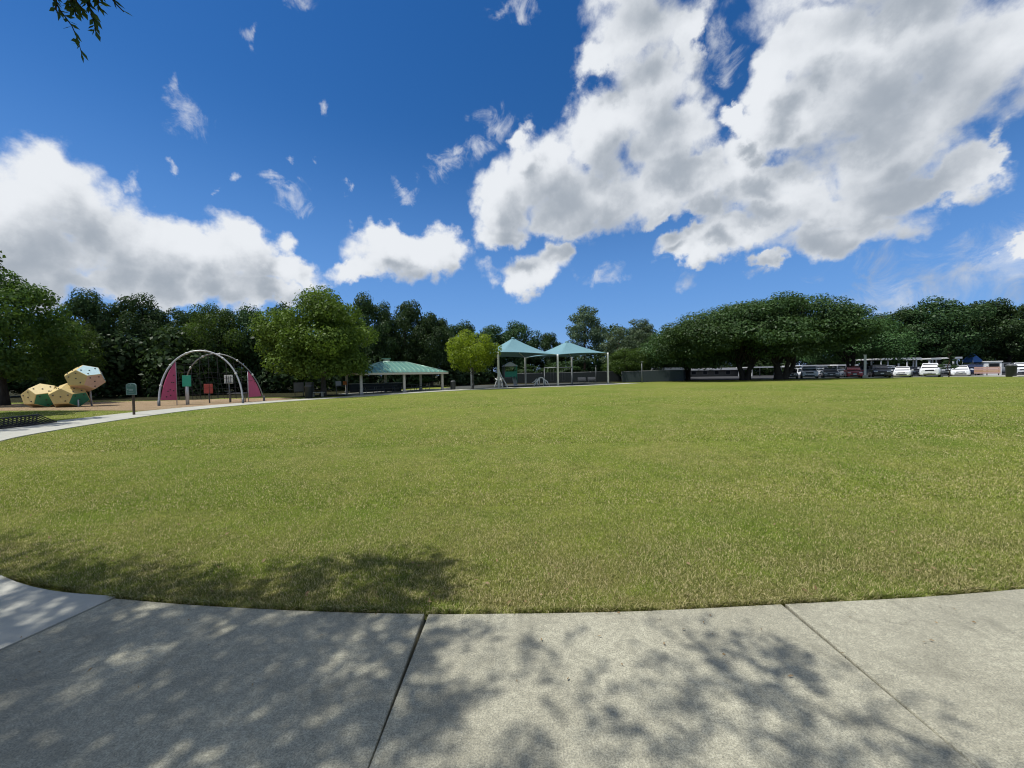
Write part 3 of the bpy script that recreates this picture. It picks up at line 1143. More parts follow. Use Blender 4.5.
def overhead_oak():
    """the oak at our back: its crown hangs over the path and throws the dappled shade"""
    rng = np.random.default_rng(77)
    rnd = random.Random(77)
    root = thing('oak_tree', 'oak at the viewer\'s back whose small-leaved twigs hang into the top left corner', 'tree', (-6.6, -3.2, -.03))
    off = np.array([-6.6, -3.2, -.03])
    # where its sprays of leaves shade the ground: centre, half-sizes, density
    SH = [(-3.55, 2.72, .6, .28, .9), (-3.2, 3.0, .45, .14, .9), (-2.75, 2.88, .4, .12, .9), (-4.0, 3.05, .5, .15, .9), (-1.2, 1.75, .5, .25, .6), (-2.0, 1.7, .5, .2, .7), (-2.9, 2.0, .4, .3, .7), (-2.25, 1.95, .60, .45, 1.0), (-1.9, 2.38, .55, .28, 1.0), (-.98, 1.98, .42, .42, 1.0), (-1.6, 1.55, .6, .35, 1.0), (-3.2, 2.45, .5, .4, .9), (-.62, 1.62, .28, .35, .9),
          (-1.35, 2.5, .55, .2, .9), (-.85, 2.4, .3, .2, .7), (-2.75, 1.5, .6, .4, .9), (-2.6, 2.55, .5, .25, .8),
          (-.14, 1.68, .22, .26, .75), (.2, 1.78, .12, .22, .7), (.47, 1.62, .25, .18, .8), (-.3, 2.05, .12, .2, .5), (.05, 2.0, .06, .12, .6), (-.4, 2.35, .15, .15, .3), (.28, 2.12, .05, .14, .6),
          (1.18, 2.05, .30, .20, .9), (1.35, 1.80, .36, .22, 1.0), (.92, 1.62, .28, .20, .9), (.98, 2.17, .14, .08, .7), (1.62, 1.66, .30, .14, .8), (.86, 1.95, .14, .10, .6), (1.45, 2.02, .2, .12, .7), (2.1, 1.62, .3, .12, .5),
          (-1.32, 2.98, .50, .30, .8), (-.78, 2.88, .20, .26, 1.0), (-1.95, 3.03, .50, .22, .65), (-2.5, 2.96, .40, .20, .5), (-3.9, 3.28, .60, .16, .7), (-3.15, 3.14, .50, .13, .5),
          (-4.5, 3.40, .60, .14, .5), (-1.05, 3.32, .30, .13, .8), (-.55, 3.3, .14, .12, .6), (-1.6, 3.4, .25, .1, .5), (-5.3, 3.80, .7, .16, .4),
          (0, .7, .9, .6, .8), (-1.6, .6, 1.0, .6, 1.0), (1.6, .8, .8, .5, .8), (-3.4, .8, 1.0, .8, 1.0)]
    V = []
    limbs = []

    def spray(p, d, n, ls):
        """a twig with leaves set along it"""
        d = d / np.linalg.norm(d)
        t = np.linspace(0, 1, n)
        c = p + d * t[:, None] * .055 * n * .6 + np.array([0, 0, -.05]) * (t ** 2)[:, None]
        a = rng.normal(size=(n, 3)) * .8 + d * .9
        a /= np.linalg.norm(a, axis=1)[:, None]
        nn = rng.normal(size=(n, 3)) * .5 + np.array([0, 0, 1])
        b = np.cross(nn, a)
        b /= np.linalg.norm(b, axis=1)[:, None]
        s = (ls * (.65 + .6 * rng.random(n)))[:, None]
        V.append(np.stack([c, c + a * s * .5 - b * s * .24, c + a * s, c + a * s * .5 + b * s * .24], 1).reshape(-1, 3))
    for (x, y, rx, ry, dn) in SH:
        zc = 6.2 + rng.random() * 1.1
        ntw = max(int(rx * ry * PI * dn * (260 if x < -.45 else 105)), 2)
        for j in range(ntw):
            a, r = rng.random() * 2 * PI, math.sqrt(rng.random())
            z = zc + rng.normal() * .22
            p = np.array([x + math.cos(a) * r * rx, y + math.sin(a) * r * ry, 0]) + np.array(SUNV) * (z / SUNV.z)
            d = np.array([math.cos(a) + rng.normal() * .6 + .4, math.sin(a) + rng.normal() * .6 + .3, -.25 + rng.normal() * .3])
            spray(p - off, d, int(rng.integers(7, 13)), .078)
        limbs.append((x + SUNV.x / SUNV.z * zc, y + SUNV.y / SUNV.z * zc, zc + .1))
    # the rest of the crown, over and behind us
    for j in range(2300):
        a = rng.random() * 2 * PI
        r = math.sqrt(rng.random())
        p = np.array([-6.6 + 6.0 * r * math.cos(a), -4.2 + 4.6 * r * math.sin(a), 6.0 + 3.0 * rng.random() * math.sqrt(1.05 - r * r)])
        if p[1] > -.2: continue
        spray(p - off, rng.normal(size=3), 11, .12)
    mesh_np('crown', np.concatenate(V), None, 'leaf_overhead', root)
    V.clear()
    # twigs hanging into view
    tw = MB()
    Y = 3.0
    for pts in ([(90, -45), (86, -4), (88, 6), (92, 14)], [(100, -45), (98, -6), (98, 4), (100, 10)], [(60, -40), (72, -4), (80, 6), (84, 12)], [(40, -60), (50, -8), (60, 10), (72, 26), (78, 40), (82, 55)], [(70, -60), (82, -10), (90, 8), (94, 22), (96, 33)], [(95, -55), (108, -6), (116, 4), (124, 12)],
                [(62, -50), (66, -8), (74, 6), (76, 16)], [(50, -30), (56, 0), (56, 10), (60, 15)], [(88, -40), (78, -8), (72, 2), (70, 10)]):
        P = [np.array([across(px, Y + i * .04, py), Y + i * .04, rise(px, py, Y + i * .04)]) for i, (px, py) in enumerate(pts)]
        tw.tube([Vector(p - off) for p in P], [.012, .007, .005, .004, .003, .002][:len(P)], 5)
        for a, b in zip(P, P[1:]):
            m = max(int(np.linalg.norm(b - a) / .017), 2)
            for i in range(m):
                c = a + (b - a) * (i / m)
                d = (b - a) / np.linalg.norm(b - a)
                for _ in range(2 if pts[0][0] in (70, 62, 88, 90, 100, 60) else 1):
                    s = .068 * (.7 + .6 * rng.random())
                    v = d * .8 + rng.normal(size=3) * .55
                    v /= np.linalg.norm(v)
                    w = np.cross(v, rng.normal(size=3))
                    w /= np.linalg.norm(w)
                    V.append(np.stack([c, c + v * s * .5 - w * s * .19, c + v * s, c + v * s * .5 + w * s * .19]) - off)
    tw.build('twig', 'bark_dark', root)
    mesh_np('hanging_leaves', np.concatenate(V), None, 'leaf_overhead', root)
    b = MB()
    b.tube([(0, 0, -.3), (.05, 0, .4), (0, .1, 1.8), (.1, .1, 3.2)], [.62, .46, .40, .36], 12)
    top = Vector((.1, .1, 3.1))
    for tgt in ([(-5.6, .9, 6.6), (-9.5, -2, 7), (-8, -6.5, 7.4), (-4, -6.5, 7.2), (-3.6, .2, 6.4), (-4.5, 1.8, 6.2)]):
        l = limb(top, Vector(tgt) - Vector(off), .5, 6, rnd)
        b.tube(l, [.21 - .026 * i for i in range(7)], 7)
    l = limb(Vector((-5.6, .9, 6.6)) - Vector(off), Vector((-3.75, 2.95, 5.0)) - Vector(off), .25, 4)
    b.tube(l, [.05, .04, .03, .02, .012], 6)
    for t in [q for q in limbs if q[0] < -4.2][::4]:
        src = Vector((-4.5, 1.8, 6.2)) if t[0] > -4.5 else Vector((-5.6, .9, 6.6))
        b.tube(limb(src - Vector(off), Vector(t) - Vector(off), .12, 4, rnd), [.035, .028, .02, .014, .008], 5)
    b.build('trunk', 'bark_grey', root)


overhead_oak()
# a tree just outside the photo on the left, whose shade lies over the bike rack
rng_o = np.random.default_rng(61)
make_tree('leafy_tree', 'tree just outside the left edge shading the path by the bike rack', 'tree', (-26.6, 14.0, land(-27, 14) - .03), crown_round(rng_o, 13.0, 7.8, 7.0, 26), 9000, .32, 'leaf_mid', 'bark_dark', .26, 7.0, 62)
rng_o = np.random.default_rng(63)
make_tree('leafy_tree', 'tree outside the left edge shading the grass in front of the climbing boulders', 'tree', (-33.5, 21.0, land(-33, 21) - .03), crown_round(rng_o, 12.0, 7.2, 6.0, 26), 9000, .32, 'leaf_mid', 'bark_dark', .26, 6.0, 64)

# ------------------------------------------------------------------ paints for the objects
paint('panel_cream', (.58, .44, .17), .55)
paint('panel_brown', (.27, .185, .07), .6)
paint('panel_green', (.03, .20, .11), .5)
paint('panel_peach', (.50, .29, .15), .55)
paint('panel_pink', (.58, .40, .30), .55)
paint('panel_blue', (.50, .66, .66), .5)
paint('hold_dark', (.05, .04, .04), .6)
paint('tube_grey', (.42, .42, .42), .4, .3)
paint('tube_mid', (.24, .24, .24), .45, .3)
paint('tube_dark', (.13, .13, .13), .45, .3)
paint('panel_magenta', (.44, .065, .15), .5)
paint('panel_teal', (.02, .26, .16), .5)
paint('panel_red', (.34, .05, .035), .5)
paint('panel_white', (.55, .54, .50), .5)
paint('rope_black', (.03, .03, .032), .9)
paint('sign_green', (.03, .085, .065), .45)
paint('sign_pale', (.15, .21, .195), .5)
paint('post_brown', (.055, .035, .022), .7)
paint('roof_green', (.125, .265, .195), .38, .2, .08, 2)
paint('seam_glint', (.24, .38, .30), .35, .3)  # roof green made paler: sun glint on the ribs put into the colour
paint('cream_metal', (.50, .46, .38), .55)
paint('beam_brown', (.24, .20, .15), .6)
paint('post_white', (.62, .62, .57), .5)
paint('canopy_teal', (.135, .265, .295), .8, 0, .1, 1.0)
paint('black_steel', (.018, .018, .02), .4, .2)
paint('bin_dark', (.022, .026, .026), .55)
paint('table_dark', (.055, .06, .055), .6)
paint('stone_grey', (.30, .29, .27), .85, 0, .2, 4, .3)
paint('fence_screen', (.028, .040, .042), .9, 0, .15, 2)
paint('cabinet_grey', (.10, .105, .10), .7)
paint('fence_dark', (.012, .018, .018), .9, 0, .15, 2)
paint('fence_steel', (.20, .21, .21), .5, .5)
paint('white_paint', (.72, .72, .70), .4)
paint('blue_fabric', (.06, .17, .45), .8)
paint('plank_pink', (.50, .31, .25), .7)
paint('orange_plastic', (.75, .20, .02), .5)
paint('plastic_white', (.62, .62, .60), .5)
paint('glass_dark', (.012, .014, .017), .12, 0, .1, 2, spec=.12)
paint('lamp_clear', (.70, .72, .74), .15)
paint('lamp_red', (.35, .01, .01), .2)
paint('rubber', (.018, .018, .018), .8)
paint('alloy', (.45, .46, .47), .35, .7)
paint('plate', (.62, .63, .60), .5)
paint('building_wall', (.06, .06, .055), .8)
for nm, c in dict(car_white=(.78, .79, .80), car_silver=(.42, .45, .47), car_black=(.02, .021, .024), car_red=(.36, .02, .035), car_grey=(.13, .14, .15), car_navy=(.02, .03, .07), car_beige=(.40, .36, .30)).items():
    m = paint(nm, c, .28, .1 if nm in ('car_silver', 'car_grey') else 0.0, .04, 3)
    m.node_tree.nodes['Principled BSDF'].inputs['Coat Weight'].default_value = .6


# ------------------------------------------------------------------ play climber of boulder-like polyhedra
def dodeca(a):
    """corners of a dodecahedron of edge a resting on a face"""
    g = (1 + math.sqrt(5)) / 2
    pts = [(x, y, z) for x in (1, -1) for y in (1, -1) for z in (1, -1)]
    for s in (1, -1):
        for t in (1, -1):
            pts += [(0, s / g, t * g), (s / g, t * g, 0), (s * g, 0, t / g)]
    q = Vector((0, 1, g)).rotation_difference(Vector((0, 0, -1)))
    k = a * g / 2
    return [q @ (Vector(p) * k) for p in pts]


def boulder(root, c, a, rz, picks, seed):
    """one hollow module: flat panels with rounded seams; picks maps a panel's direction to a paint"""
    rnd = random.Random(seed)
    bm = bmesh.new()
    rot = Matrix.Rotation(rz, 3, 'Z')
    for p in dodeca(a):
        p = rot @ p
        bm.verts.new((p.x * 1.06, p.y * 1.06, p.z * .94))
    bmesh.ops.convex_hull(bm, input=bm.verts)
    bmesh.ops.dissolve_limit(bm, angle_limit=.05, verts=bm.verts, edges=bm.edges)
    names = ['panel_cream', 'panel_brown', 'panel_green', 'panel_peach', 'panel_pink', 'panel_blue']
    spots = []
    for f in bm.faces:
        best = max(picks, key=lambda k: f.normal.dot(Vector(k).normalized()))
        f.material_index = names.index(picks[best])
        if f.normal.z > -.6:
            n = f.normal.copy()
            cen = f.calc_center_median()
            for v in list(f.verts)[::2]:
                spots.append((cen.lerp(v.co, .62), n))
            if len(f.verts) == 5:
                spots.append((cen, n))
    bmesh.ops.bevel(bm, geom=list(bm.edges), offset=.03, segments=2, affect='EDGES', profile=.5)
    me = bpy.data.meshes.new('panel_module')
    bm.to_mesh(me)
    bm.free()
    for n in names: me.materials.append(MATS[n])
    o = bpy.data.objects.new('panel_module', me)
    COL.objects.link(o)
    o.parent = root
    o.location = c
    proto_h = None
    for p, n in spots:
        if proto_h is None:
            proto_h = MB().ball((0, 0, 0), .055, 1, (1, 1, .6)).build('climbing_hold', 'hold_dark', o)
            h = proto_h
        else:
            h = proto_h.copy()
            COL.objects.link(h)
            h.parent = o
        h.location = p + n * .015
        h.rotation_euler = n.to_track_quat('Z', 'Y').to_euler()
    return o


def climber():
    Y = 29.6
    X = across(66, Y, 405)
    z = land(X, Y) - .015
    root = thing('boulder_climber', 'cream, green and peach play climber of three boulder-like polyhedra, one on top of another', 'play climber', (X, Y, z))
    a = .78
    hh = 2.227 * a / 2 * .94
    px = Y / FOC

    def dr(az, z):
        return (math.cos(R(az)), math.sin(R(az)), z)
    boulder(root, ((41.5 - 66) * px, .2, hh - .02), a, R(-6), {(0, 0, 2): 'panel_cream', dr(264, .5): 'panel_cream', dr(336, .5): 'panel_cream', dr(192, .5): 'panel_brown', dr(228, -.5): 'panel_brown', dr(300, -.5): 'panel_green', dr(12, -.5): 'panel_brown', dr(90, 0): 'panel_brown'}, 1)
    boulder(root, ((71.5 - 66) * px, -.1, hh - .02), a, R(20), {(0, 0, 2): 'panel_cream', dr(290, .5): 'panel_cream', dr(2, .5): 'panel_cream', dr(218, .5): 'panel_cream', dr(254, -.5): 'panel_brown', dr(326, -.5): 'panel_green', dr(38, -.5): 'panel_peach', dr(90, 0): 'panel_peach'}, 2)
    boulder(root, ((81 - 66) * px, .40, hh * 2 + .50), a * 1.02, R(16), {(0, 0, 2): 'panel_blue', dr(286, .5): 'panel_cream', dr(358, .5): 'panel_blue', dr(214, .5): 'panel_cream', dr(90, .5): 'panel_blue', dr(250, -.5): 'panel_brown', dr(322, -.5): 'panel_pink', dr(34, -.5): 'panel_pink', dr(90, -.4): 'panel_cream'}, 3)
    MB().tube([(1.45, -.45, -.2), (1.45, -.45, .55)], .045, 8).build('support_post', 'tube_grey', root)
    MB().tube([(1.0, .9, -.2), (1.0, .8, 1.3)], .06, 8).build('support_post', 'tube_grey', root)


climber()


# ------------------------------------------------------------------ bike rack
def bike_rack():
    p0, p1 = Vector((-18.85, 13.1, 0)), Vector((-19.5, 16.3, 0))
    z = land(-19.5, 15)
    ln = (p1 - p0).length
    ang = math.atan2(p1.y - p0.y, p1.x - p0.x)
    root = thing('bike_rack', 'long low black steel bike rack with slanting bars beside the left path', 'bike rack', (p0.x, p0.y, z), ang)
    MB().box((ln / 2, -.32, .04), (ln, .06, .06), .008).build('rail', 'black_steel', root)
    MB().box((ln / 2, .32, .04), (ln, .06, .06), .008).build('rail', 'black_steel', root)
    MB().tube([(-.2, .05, .375), (ln - .27, .05, .375)], .026, 8).build('top_rail', 'black_steel', root)
    n = 21
    first = None
    for i in range(n):
        x = .06 + (ln - .12) * i / (n - 1)
        if first is None:
            first = MB().tube([(0, -.32, .06), (-.22, .0, .34), (-.24, .05, .37), (-.22, .10, .34), (0, .32, .06)], .022, 7).build('bar', 'black_steel', root)
            o = first
        else:
            o = first.copy()
            COL.objects.link(o)
            o.parent = root
        o.location = (x, 0, 0)
        o.rotation_euler = (0, 0, 0)


bike_rack()


# ------------------------------------------------------------------ arched green sign
def sign():
    X, Y = -19.95, 20.45
    X = across(133, Y, 415)
    z = land(X, Y) - .03
    root = thing('park_sign', 'small dark green arched sign with pale border on a brown post beside the left path', 'sign', (X, Y, z), -.12)
    MB().box((0, .05, .75), (.085, .085, 1.7), .012).build('post', 'post_brown', root)
    w, h0, h1, h2 = .30, 1.08, 1.56, 1.70
    def arch(w, a, b, c):
        return [(-w, a), (w, a), (w, b)] + [(w * math.cos(t * PI / 10), b + (c - b) * math.sin(t * PI / 10)) for t in range(1, 10)] + [(-w, b)]
    bd = MB().prism(arch(w, h0, h1, h2), .04, Matrix.Translation((0, -.03, 0))).build('board', 'sign_pale', root)
    MB().prism(arch(w - .035, h0 + .035, h1 - .01, h2 - .035), .012, Matrix.Translation((0, -.054, 0))).build('panel', 'sign_green', bd)
    b = MB()
    for x, zz, ww, hh in ((0, 1.545, .34, .03), (.03, 1.36, .22, .03), (.0, 1.30, .25, .03), (.02, 1.22, .30, .025)):
        b.box((x, -.063, zz), (ww, .006, hh))
    b.prism([(-.05, 1.58), (.05, 1.58), (0, 1.66)], .006, Matrix.Translation((0, -.063, 0)))
    b.box((-.18, -.063, 1.37), (.09, .006, .06))
    b.build('lettering', 'sign_pale', bd)


sign()


# ------------------------------------------------------------------ arch climber with nets and panels
def arch_climber():
    C0 = Vector((-24.2, 31.2, 0))
    z0 = land(C0.x, C0.y) - .015
    root = thing('arch_climber', 'rope-net arch climber of two bent grey tubes with pink sail panels', 'play climber', (C0.x, C0.y, z0))

    def foot(px, py, Y):
        return Vector((across(px, Y, py), Y, 0)) - Vector((C0.x, C0.y, 0))
    FL, FR = foot(159, 406, 28.9), foot(243, 403, 30.6)
    BL, BR = foot(187, 402, 33.5), foot(264, 400, 34.0)
    H = rise(207, 351, 31.2) - z0

    def arch(A, B, lean, H=H, sway=0.0, n=28):
        out = []
        for i in range(n + 1):
            a = PI * i / n
            p = A.lerp(B, .5 - .5 * math.cos(a))
            h = math.sin(a) ** .92
            dy = lean * h
            out.append(Vector((p.x + sway * h + (p.x + C0.x) / (p.y + C0.y) * dy, p.y + dy, H * h)))
        return out
    mf, mb = (FL + FR) / 2, (BL + BR) / 2
    ga = arch(FL, FR, 1.0)
    gb = arch(BL, BR, -1.2, H * .965, -.75)
    fa = MB().tube(ga, .062, 10).build('front_arch', 'tube_grey', root)
    MB().tube(gb, .045, 10).build('rear_arch', 'tube_mid', root)
    for P in (FL, FR, BL, BR):
        MB().tube([P + Vector((0, 0, -.3)), P + Vector((0, 0,  .42))], .09, 10).build('footing_sleeve', 'tube_dark', root)
    # clamps along the arches
    c = MB()
    for g in (ga, gb):
        for p in g[3:-2:4]:
            c.ball(p, .105, 1)
    c.build('clamps', 'panel_white', root)

    def sail(g, idx, side, name):
        """flat quarter sail between an arch leg and an upright edge"""
        pts = [g[i] for i in idx]
        leg = pts
        x_up = pts[-1]
        # outline in the plane of the leg
        low = pts[0]
        d = (Vector((x_up.x, x_up.y, 0)) - Vector((low.x, low.y, 0)))
        L = d.length
        d.normalize()
        out = []
        for p in pts:
            q = Vector((p.x, p.y, 0)) - Vector((low.x, low.y, 0))
            out.append((q.dot(d) + .10, p.z))
        out[0] = (out[0][0], .42)
        bottom = [(L + .10, .36)]
        ol = out + bottom
        mt = Matrix.Translation((low.x, low.y, 0)) @ Matrix.Rotation(math.atan2(d.y, d.x), 4, 'Z')
        o = MB().prism(ol, .05, mt).build(name, 'panel_magenta', root)
        # hand holds
        hb = None
        for u, v in ((.35, .25), (.6, .2), (.8, .3), (.6, .45), (.82, .55), (.45, .5), (.85, .75), (.7, .65)):
            p = mt @ Vector((.10 + L * u, -.04, .4 + (x_up.z - .4) * v * u))
            if hb is None:
                hb = MB().ball((0, 0, 0), .05, 1).build('hand_hold', 'hold_dark', o)
                h = hb
            else:
                h = hb.copy()
                COL.objects.link(h)
                h.parent = o
            h.location = p
        e = Vector((x_up.x, x_up.y, 0)) + d * .10
        MB().tube([e + Vector((0, 0, -.25)), e + Vector((0, 0, x_up.z - .02))], .03, 8).build('panel_post', 'tube_grey', root)
    sail(ga, range(1, 9), 1, 'sail_panel')
    sail(list(reversed(gb)), range(1, 7), -1, 'sail_panel')

    # nets hanging between the arches and down to the ground
    n = MB()
    for i in range(4, 25, 2):
        a, b = ga[i], gb[i]
        n.tube(limb(a, b, -.15, 4), .016, 4, False)
        m = a.lerp(b, .5)
        n.tube([m - Vector((0, 0, .1)), Vector((m.x, m.y, .35))], .016, 4, False)
        n.tube([b, Vector((b.x + (mb.x - b.x) * .2, mb.y - .3, .25))], .016, 4, False)
    for k in range(1, 6):
        z = .35 + k * .42
        ring = []
        for i in range(4, 25):
            m = ga[i].lerp(gb[i], .5)
            if m.z > z: ring.append(Vector((m.x, m.y, z + .05 * math.sin(i))))
        if len(ring) > 2: n.tube(ring, .016, 4, False)
    n.build('rope_net', 'rope_black', root)
    # play panels on posts
    for px, py0, py1, w, Y, mt, nm in ((187, 375.5, 386.5, 8.6, 29.9, 'panel_teal', 'green_panel'), (208.5, 384, 393.5, 8.8, 31.8, 'panel_red', 'red_panel'), (229, 375, 383.5, 8.6, 32.0, 'panel_white', 'white_panel')):
        x = across(px, Y, 390) - C0.x
        zt, zb = rise(px, py0, Y) - z0, rise(px, py1, Y) - z0
        W = w * Y / FOC
        o = MB().box((x, Y - C0.y, (zt + zb) / 2), (W, .06, zt - zb), .015).build(nm, mt, root)
        if nm == 'white_panel':
            s = MB()
            for dx in (-.18, .0, .18):
                s.box((x + dx, Y - C0.y - .04, (zt + zb) / 2), (.03, .03, zt - zb - .16))
            s.box((x, Y - C0.y - .035, zb + .12), (W - .14, .03, .03))
            s.build('bead_rails', 'tube_dark', o)
        MB().tube([(x - (.05 if nm == 'green_panel' else 0), Y - C0.y + .08, -.25), (x - .05, Y - C0.y + .08, zt - .1)], .11 if nm == 'green_panel' else .05, 8).build('panel_post', 'tube_grey' if nm == 'green_panel' else 'tube_dark', root)
    # low seat and deck at the foot of the net
    X = across(237, 32.6, 395) - C0.x
    s = MB().box((X, 1.5, .72), (1.5, .5, .08), .02)
    s.build('deck', 'tube_dark', root)
    for dx in (-.6, .6):
        MB().tube([(X + dx, 1.5, -.2), (X + dx, 1.5, .7)], .04, 6).build('leg', 'tube_dark', root)


arch_climber()


# ------------------------------------------------------------------ bins, boards, bench by the shade tree
def bin_round(px, py, Y, r, h, label, name='litter_bin'):
    X = across(px, Y, py)
    root = thing(name, label, 'litter bin', (X, Y, land(X, Y) - .01))
    MB().loft([[(r * q * math.cos(t * PI / 8), r * q * math.sin(t * PI / 8), z) for t in range(16)] for q, z in ((.86, 0), (.9, .03), (1, h * .82), (1.04, h * .84), (1.04, h * .88))], True, True).build('barrel', 'bin_dark', root)
    MB().loft([[(r * q * math.cos(t * PI / 8), r * q * math.sin(t * PI / 8), z) for t in range(16)] for q, z in ((1.02, h * .885), (.9, h * .95), (.55, h), (.5, h))], True, True).build('lid', 'tube_dark', root)


bin_round(309, 398, 37.4, .36, 1.25, 'dark round litter bin in front of the big light-green shade tree')
bin_round(453, 390, 45.0, .32, 1.05, 'dark litter bin between the pavilion and the lime-green tree')
bin_round(1011, 377, 47.0, .47, 1.5, 'big dark round bin near the right edge in front of a white car')


def noticeboard():
    Y = 40.5
    X = across(299, Y, 395)
    root = thing('notice_board', 'grey notice board on two legs left of the dark bin by the shade tree', 'notice board', (X, Y, land(X, Y) - .02), .1)
    MB().box((0, 0, 1.0), (1.0, .06, .95), .02).build('board', 'cabinet_grey', root)
    for s in (-.42, .42):
        MB().tube([(s, .06, -.2), (s, .06, 1.3)], .035, 6).build('leg', 'tube_dark', root)
    Y = 39.6
    X = across(310, Y, 395)
    root = thing('utility_cabinet', 'grey utility cabinet behind the dark bin by the shade tree', 'cabinet', (X, Y, land(X, Y) - .02))
    MB().box((0, 0, .75), (.66, .5, 1.5), .03).build('cabinet', 'cabinet_grey', root)
    MB().box((0, -.262, .75), (.54, .02, 1.3), .008).build('door', 'cabinet_grey', root)


noticeboard()


def park_bench():
    Y = 39.4
    X = across(318, Y, 396)
    root = thing('park_bench', 'pale concrete bench under the shade tree, left of its trunk', 'bench', (X, Y, land(X, Y)), .05)
    MB().box((0, 0, .42), (1.3, .42, .10), .02).build('seat', 'path_white', root)
    for s in (-.45, .45):
        MB().box((s, 0, .18), (.14, .36, .38), .02).build('leg', 'path_white', root)


park_bench()


# ------------------------------------------------------------------ pavilion
def pavilion():
    X0, Y0 = PAVC
    z0 = land(X0, Y0)
    root = thing('pavilion', 'open picnic pavilion with green ribbed metal hip roof on pale posts', 'pavilion', (X0, Y0, z0), PAVR)
    ev = rise(405, 373.6, 42.4) - z0          # underside of the beam
    P = [(-4.5, -3.25), (0, -3.25), (4.5, -3.25), (-4.5, 3.25), (0, 3.25), (4.5, 3.25)]
    for x, y in P:
        b = MB()
        b.box((x, y, ev / 2 - .1), (.24, .24, ev + .2), .02)
        o = b.build('post', 'cream_metal', root)
        MB().box((x, y, .1), (.38, .38, .2), .02).build('post_base', 'stone_grey', o)
    xl, xr, yf, yb = -5.0, 5.0, -3.8, 3.8
    ze = rise(405, 372.8, 41.8) - z0
    zr = rise(395, 362.6, 45.1) - z0
    ym = 0.0
    e = [Vector((xl, yf, ze)), Vector((xr, yf, ze)), Vector((xr, yb, ze)), Vector((xl, yb, ze))]
    A, B = Vector((-1.45, ym, zr)), Vector((1.45, ym, zr))
    b = MB()
    up = Vector((0, 0, .06))
    def slab(vs):
        lo = [b.bm.verts.new(v) for v in vs]
        hi = [b.bm.verts.new(v + up) for v in vs]
        b.face(lo); b.face(list(reversed(hi)))
        for i in range(len(vs)):
            b.face((lo[i], lo[(i + 1) % len(vs)], hi[(i + 1) % len(vs)], hi[i]))
    slab([e[0], e[1], B, A])
    slab([e[2], e[3], A, B])
    slab([e[1], e[2], B])
    slab([e[3], e[0], A])
    roof = b.build('roof', 'roof_green', root)
    s = MB()
    # standing seams, running down the slopes
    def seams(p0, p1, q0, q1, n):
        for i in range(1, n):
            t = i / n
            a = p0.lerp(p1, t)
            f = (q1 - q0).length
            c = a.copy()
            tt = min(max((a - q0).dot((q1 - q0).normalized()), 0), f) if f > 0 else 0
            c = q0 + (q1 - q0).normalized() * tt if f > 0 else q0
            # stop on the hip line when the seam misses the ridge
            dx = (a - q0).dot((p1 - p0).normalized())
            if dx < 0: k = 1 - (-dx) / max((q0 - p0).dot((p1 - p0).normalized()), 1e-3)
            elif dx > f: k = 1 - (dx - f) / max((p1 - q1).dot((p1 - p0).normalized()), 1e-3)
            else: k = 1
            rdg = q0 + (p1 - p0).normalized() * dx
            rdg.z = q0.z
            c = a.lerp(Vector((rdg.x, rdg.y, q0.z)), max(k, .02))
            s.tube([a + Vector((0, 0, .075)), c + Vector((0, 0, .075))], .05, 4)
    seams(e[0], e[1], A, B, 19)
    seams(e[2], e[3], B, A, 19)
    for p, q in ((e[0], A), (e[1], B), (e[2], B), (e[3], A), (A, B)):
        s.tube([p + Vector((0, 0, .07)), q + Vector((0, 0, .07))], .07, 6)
    s.build('seams', 'seam_glint', roof)
    f = MB()
    for p, q in ((0, 1), (1, 2), (2, 3), (3, 0)):
        d = e[q] - e[p]
        m = (e[p] + e[q]) / 2
        f.box((m.x, m.y, ze - .07), (d.length + .02, .08, .2), 0, math.atan2(d.y, d.x))
    f.build('fascia', 'cream_metal', roof)
    bm_ = MB()
    for i, j in ((0, 1), (1, 2), (3, 4), (4, 5), (0, 3), (1, 4), (2, 5)):
        p, q = Vector((*P[i], ev + .05)), Vector((*P[j], ev + .05))
        d = q - p
        bm_.box(((p.x + q.x) / 2, (p.y + q.y) / 2, ev + .07), (d.length, .14, .22), 0, math.atan2(d.y, d.x))
    bm_.build('beams', 'beam_brown', root)
    # chimney vent by the ridge
    v = MB().box((-.6, .9, zr - .05), (.6, .6, .95), .02).build('chimney', 'cream_metal', root)
    MB().box((-.6, .9, zr + .47), (.85, .85, .1), .02).build('cap', 'roof_green', v)
    MB().box((2.6, .5, zr - .25), (.7, .3, .3), .02).build('ridge_vent', 'panel_red', root)
    # serving counter along the back
    ct = MB().box((-1.3, 2.6, 1.02), (6.2, .5, .08), .015).build('counter', 'cream_metal', root)
    MB().box((-1.3, 2.7, .49), (6.0, .24, .96), .01).build('counter_wall', 'bin_dark', ct)


pavilion()


def picnic_table():
    root = thing('picnic_table', '', 'picnic table')
    MB().box((0, 0, .75), (1.9, .76, .05), .012).build('tabletop', 'table_dark', root)
    for s in (-1, 1):
        MB().box((0, s * .72, .45), (1.9, .28, .05), .012).build('seat', 'table_dark', root)
    for x in (-.6, .6):
        b = MB()
        for s in (-1, 1):
            b.tube([(x, s * .2, .72), (x, s * .66, 0)], .03, 6)
        b.tube([(x, -.74, .42), (x, .74, .42)], .028, 6)
        b.build('leg_frame', 'fence_steel', root)
    return root


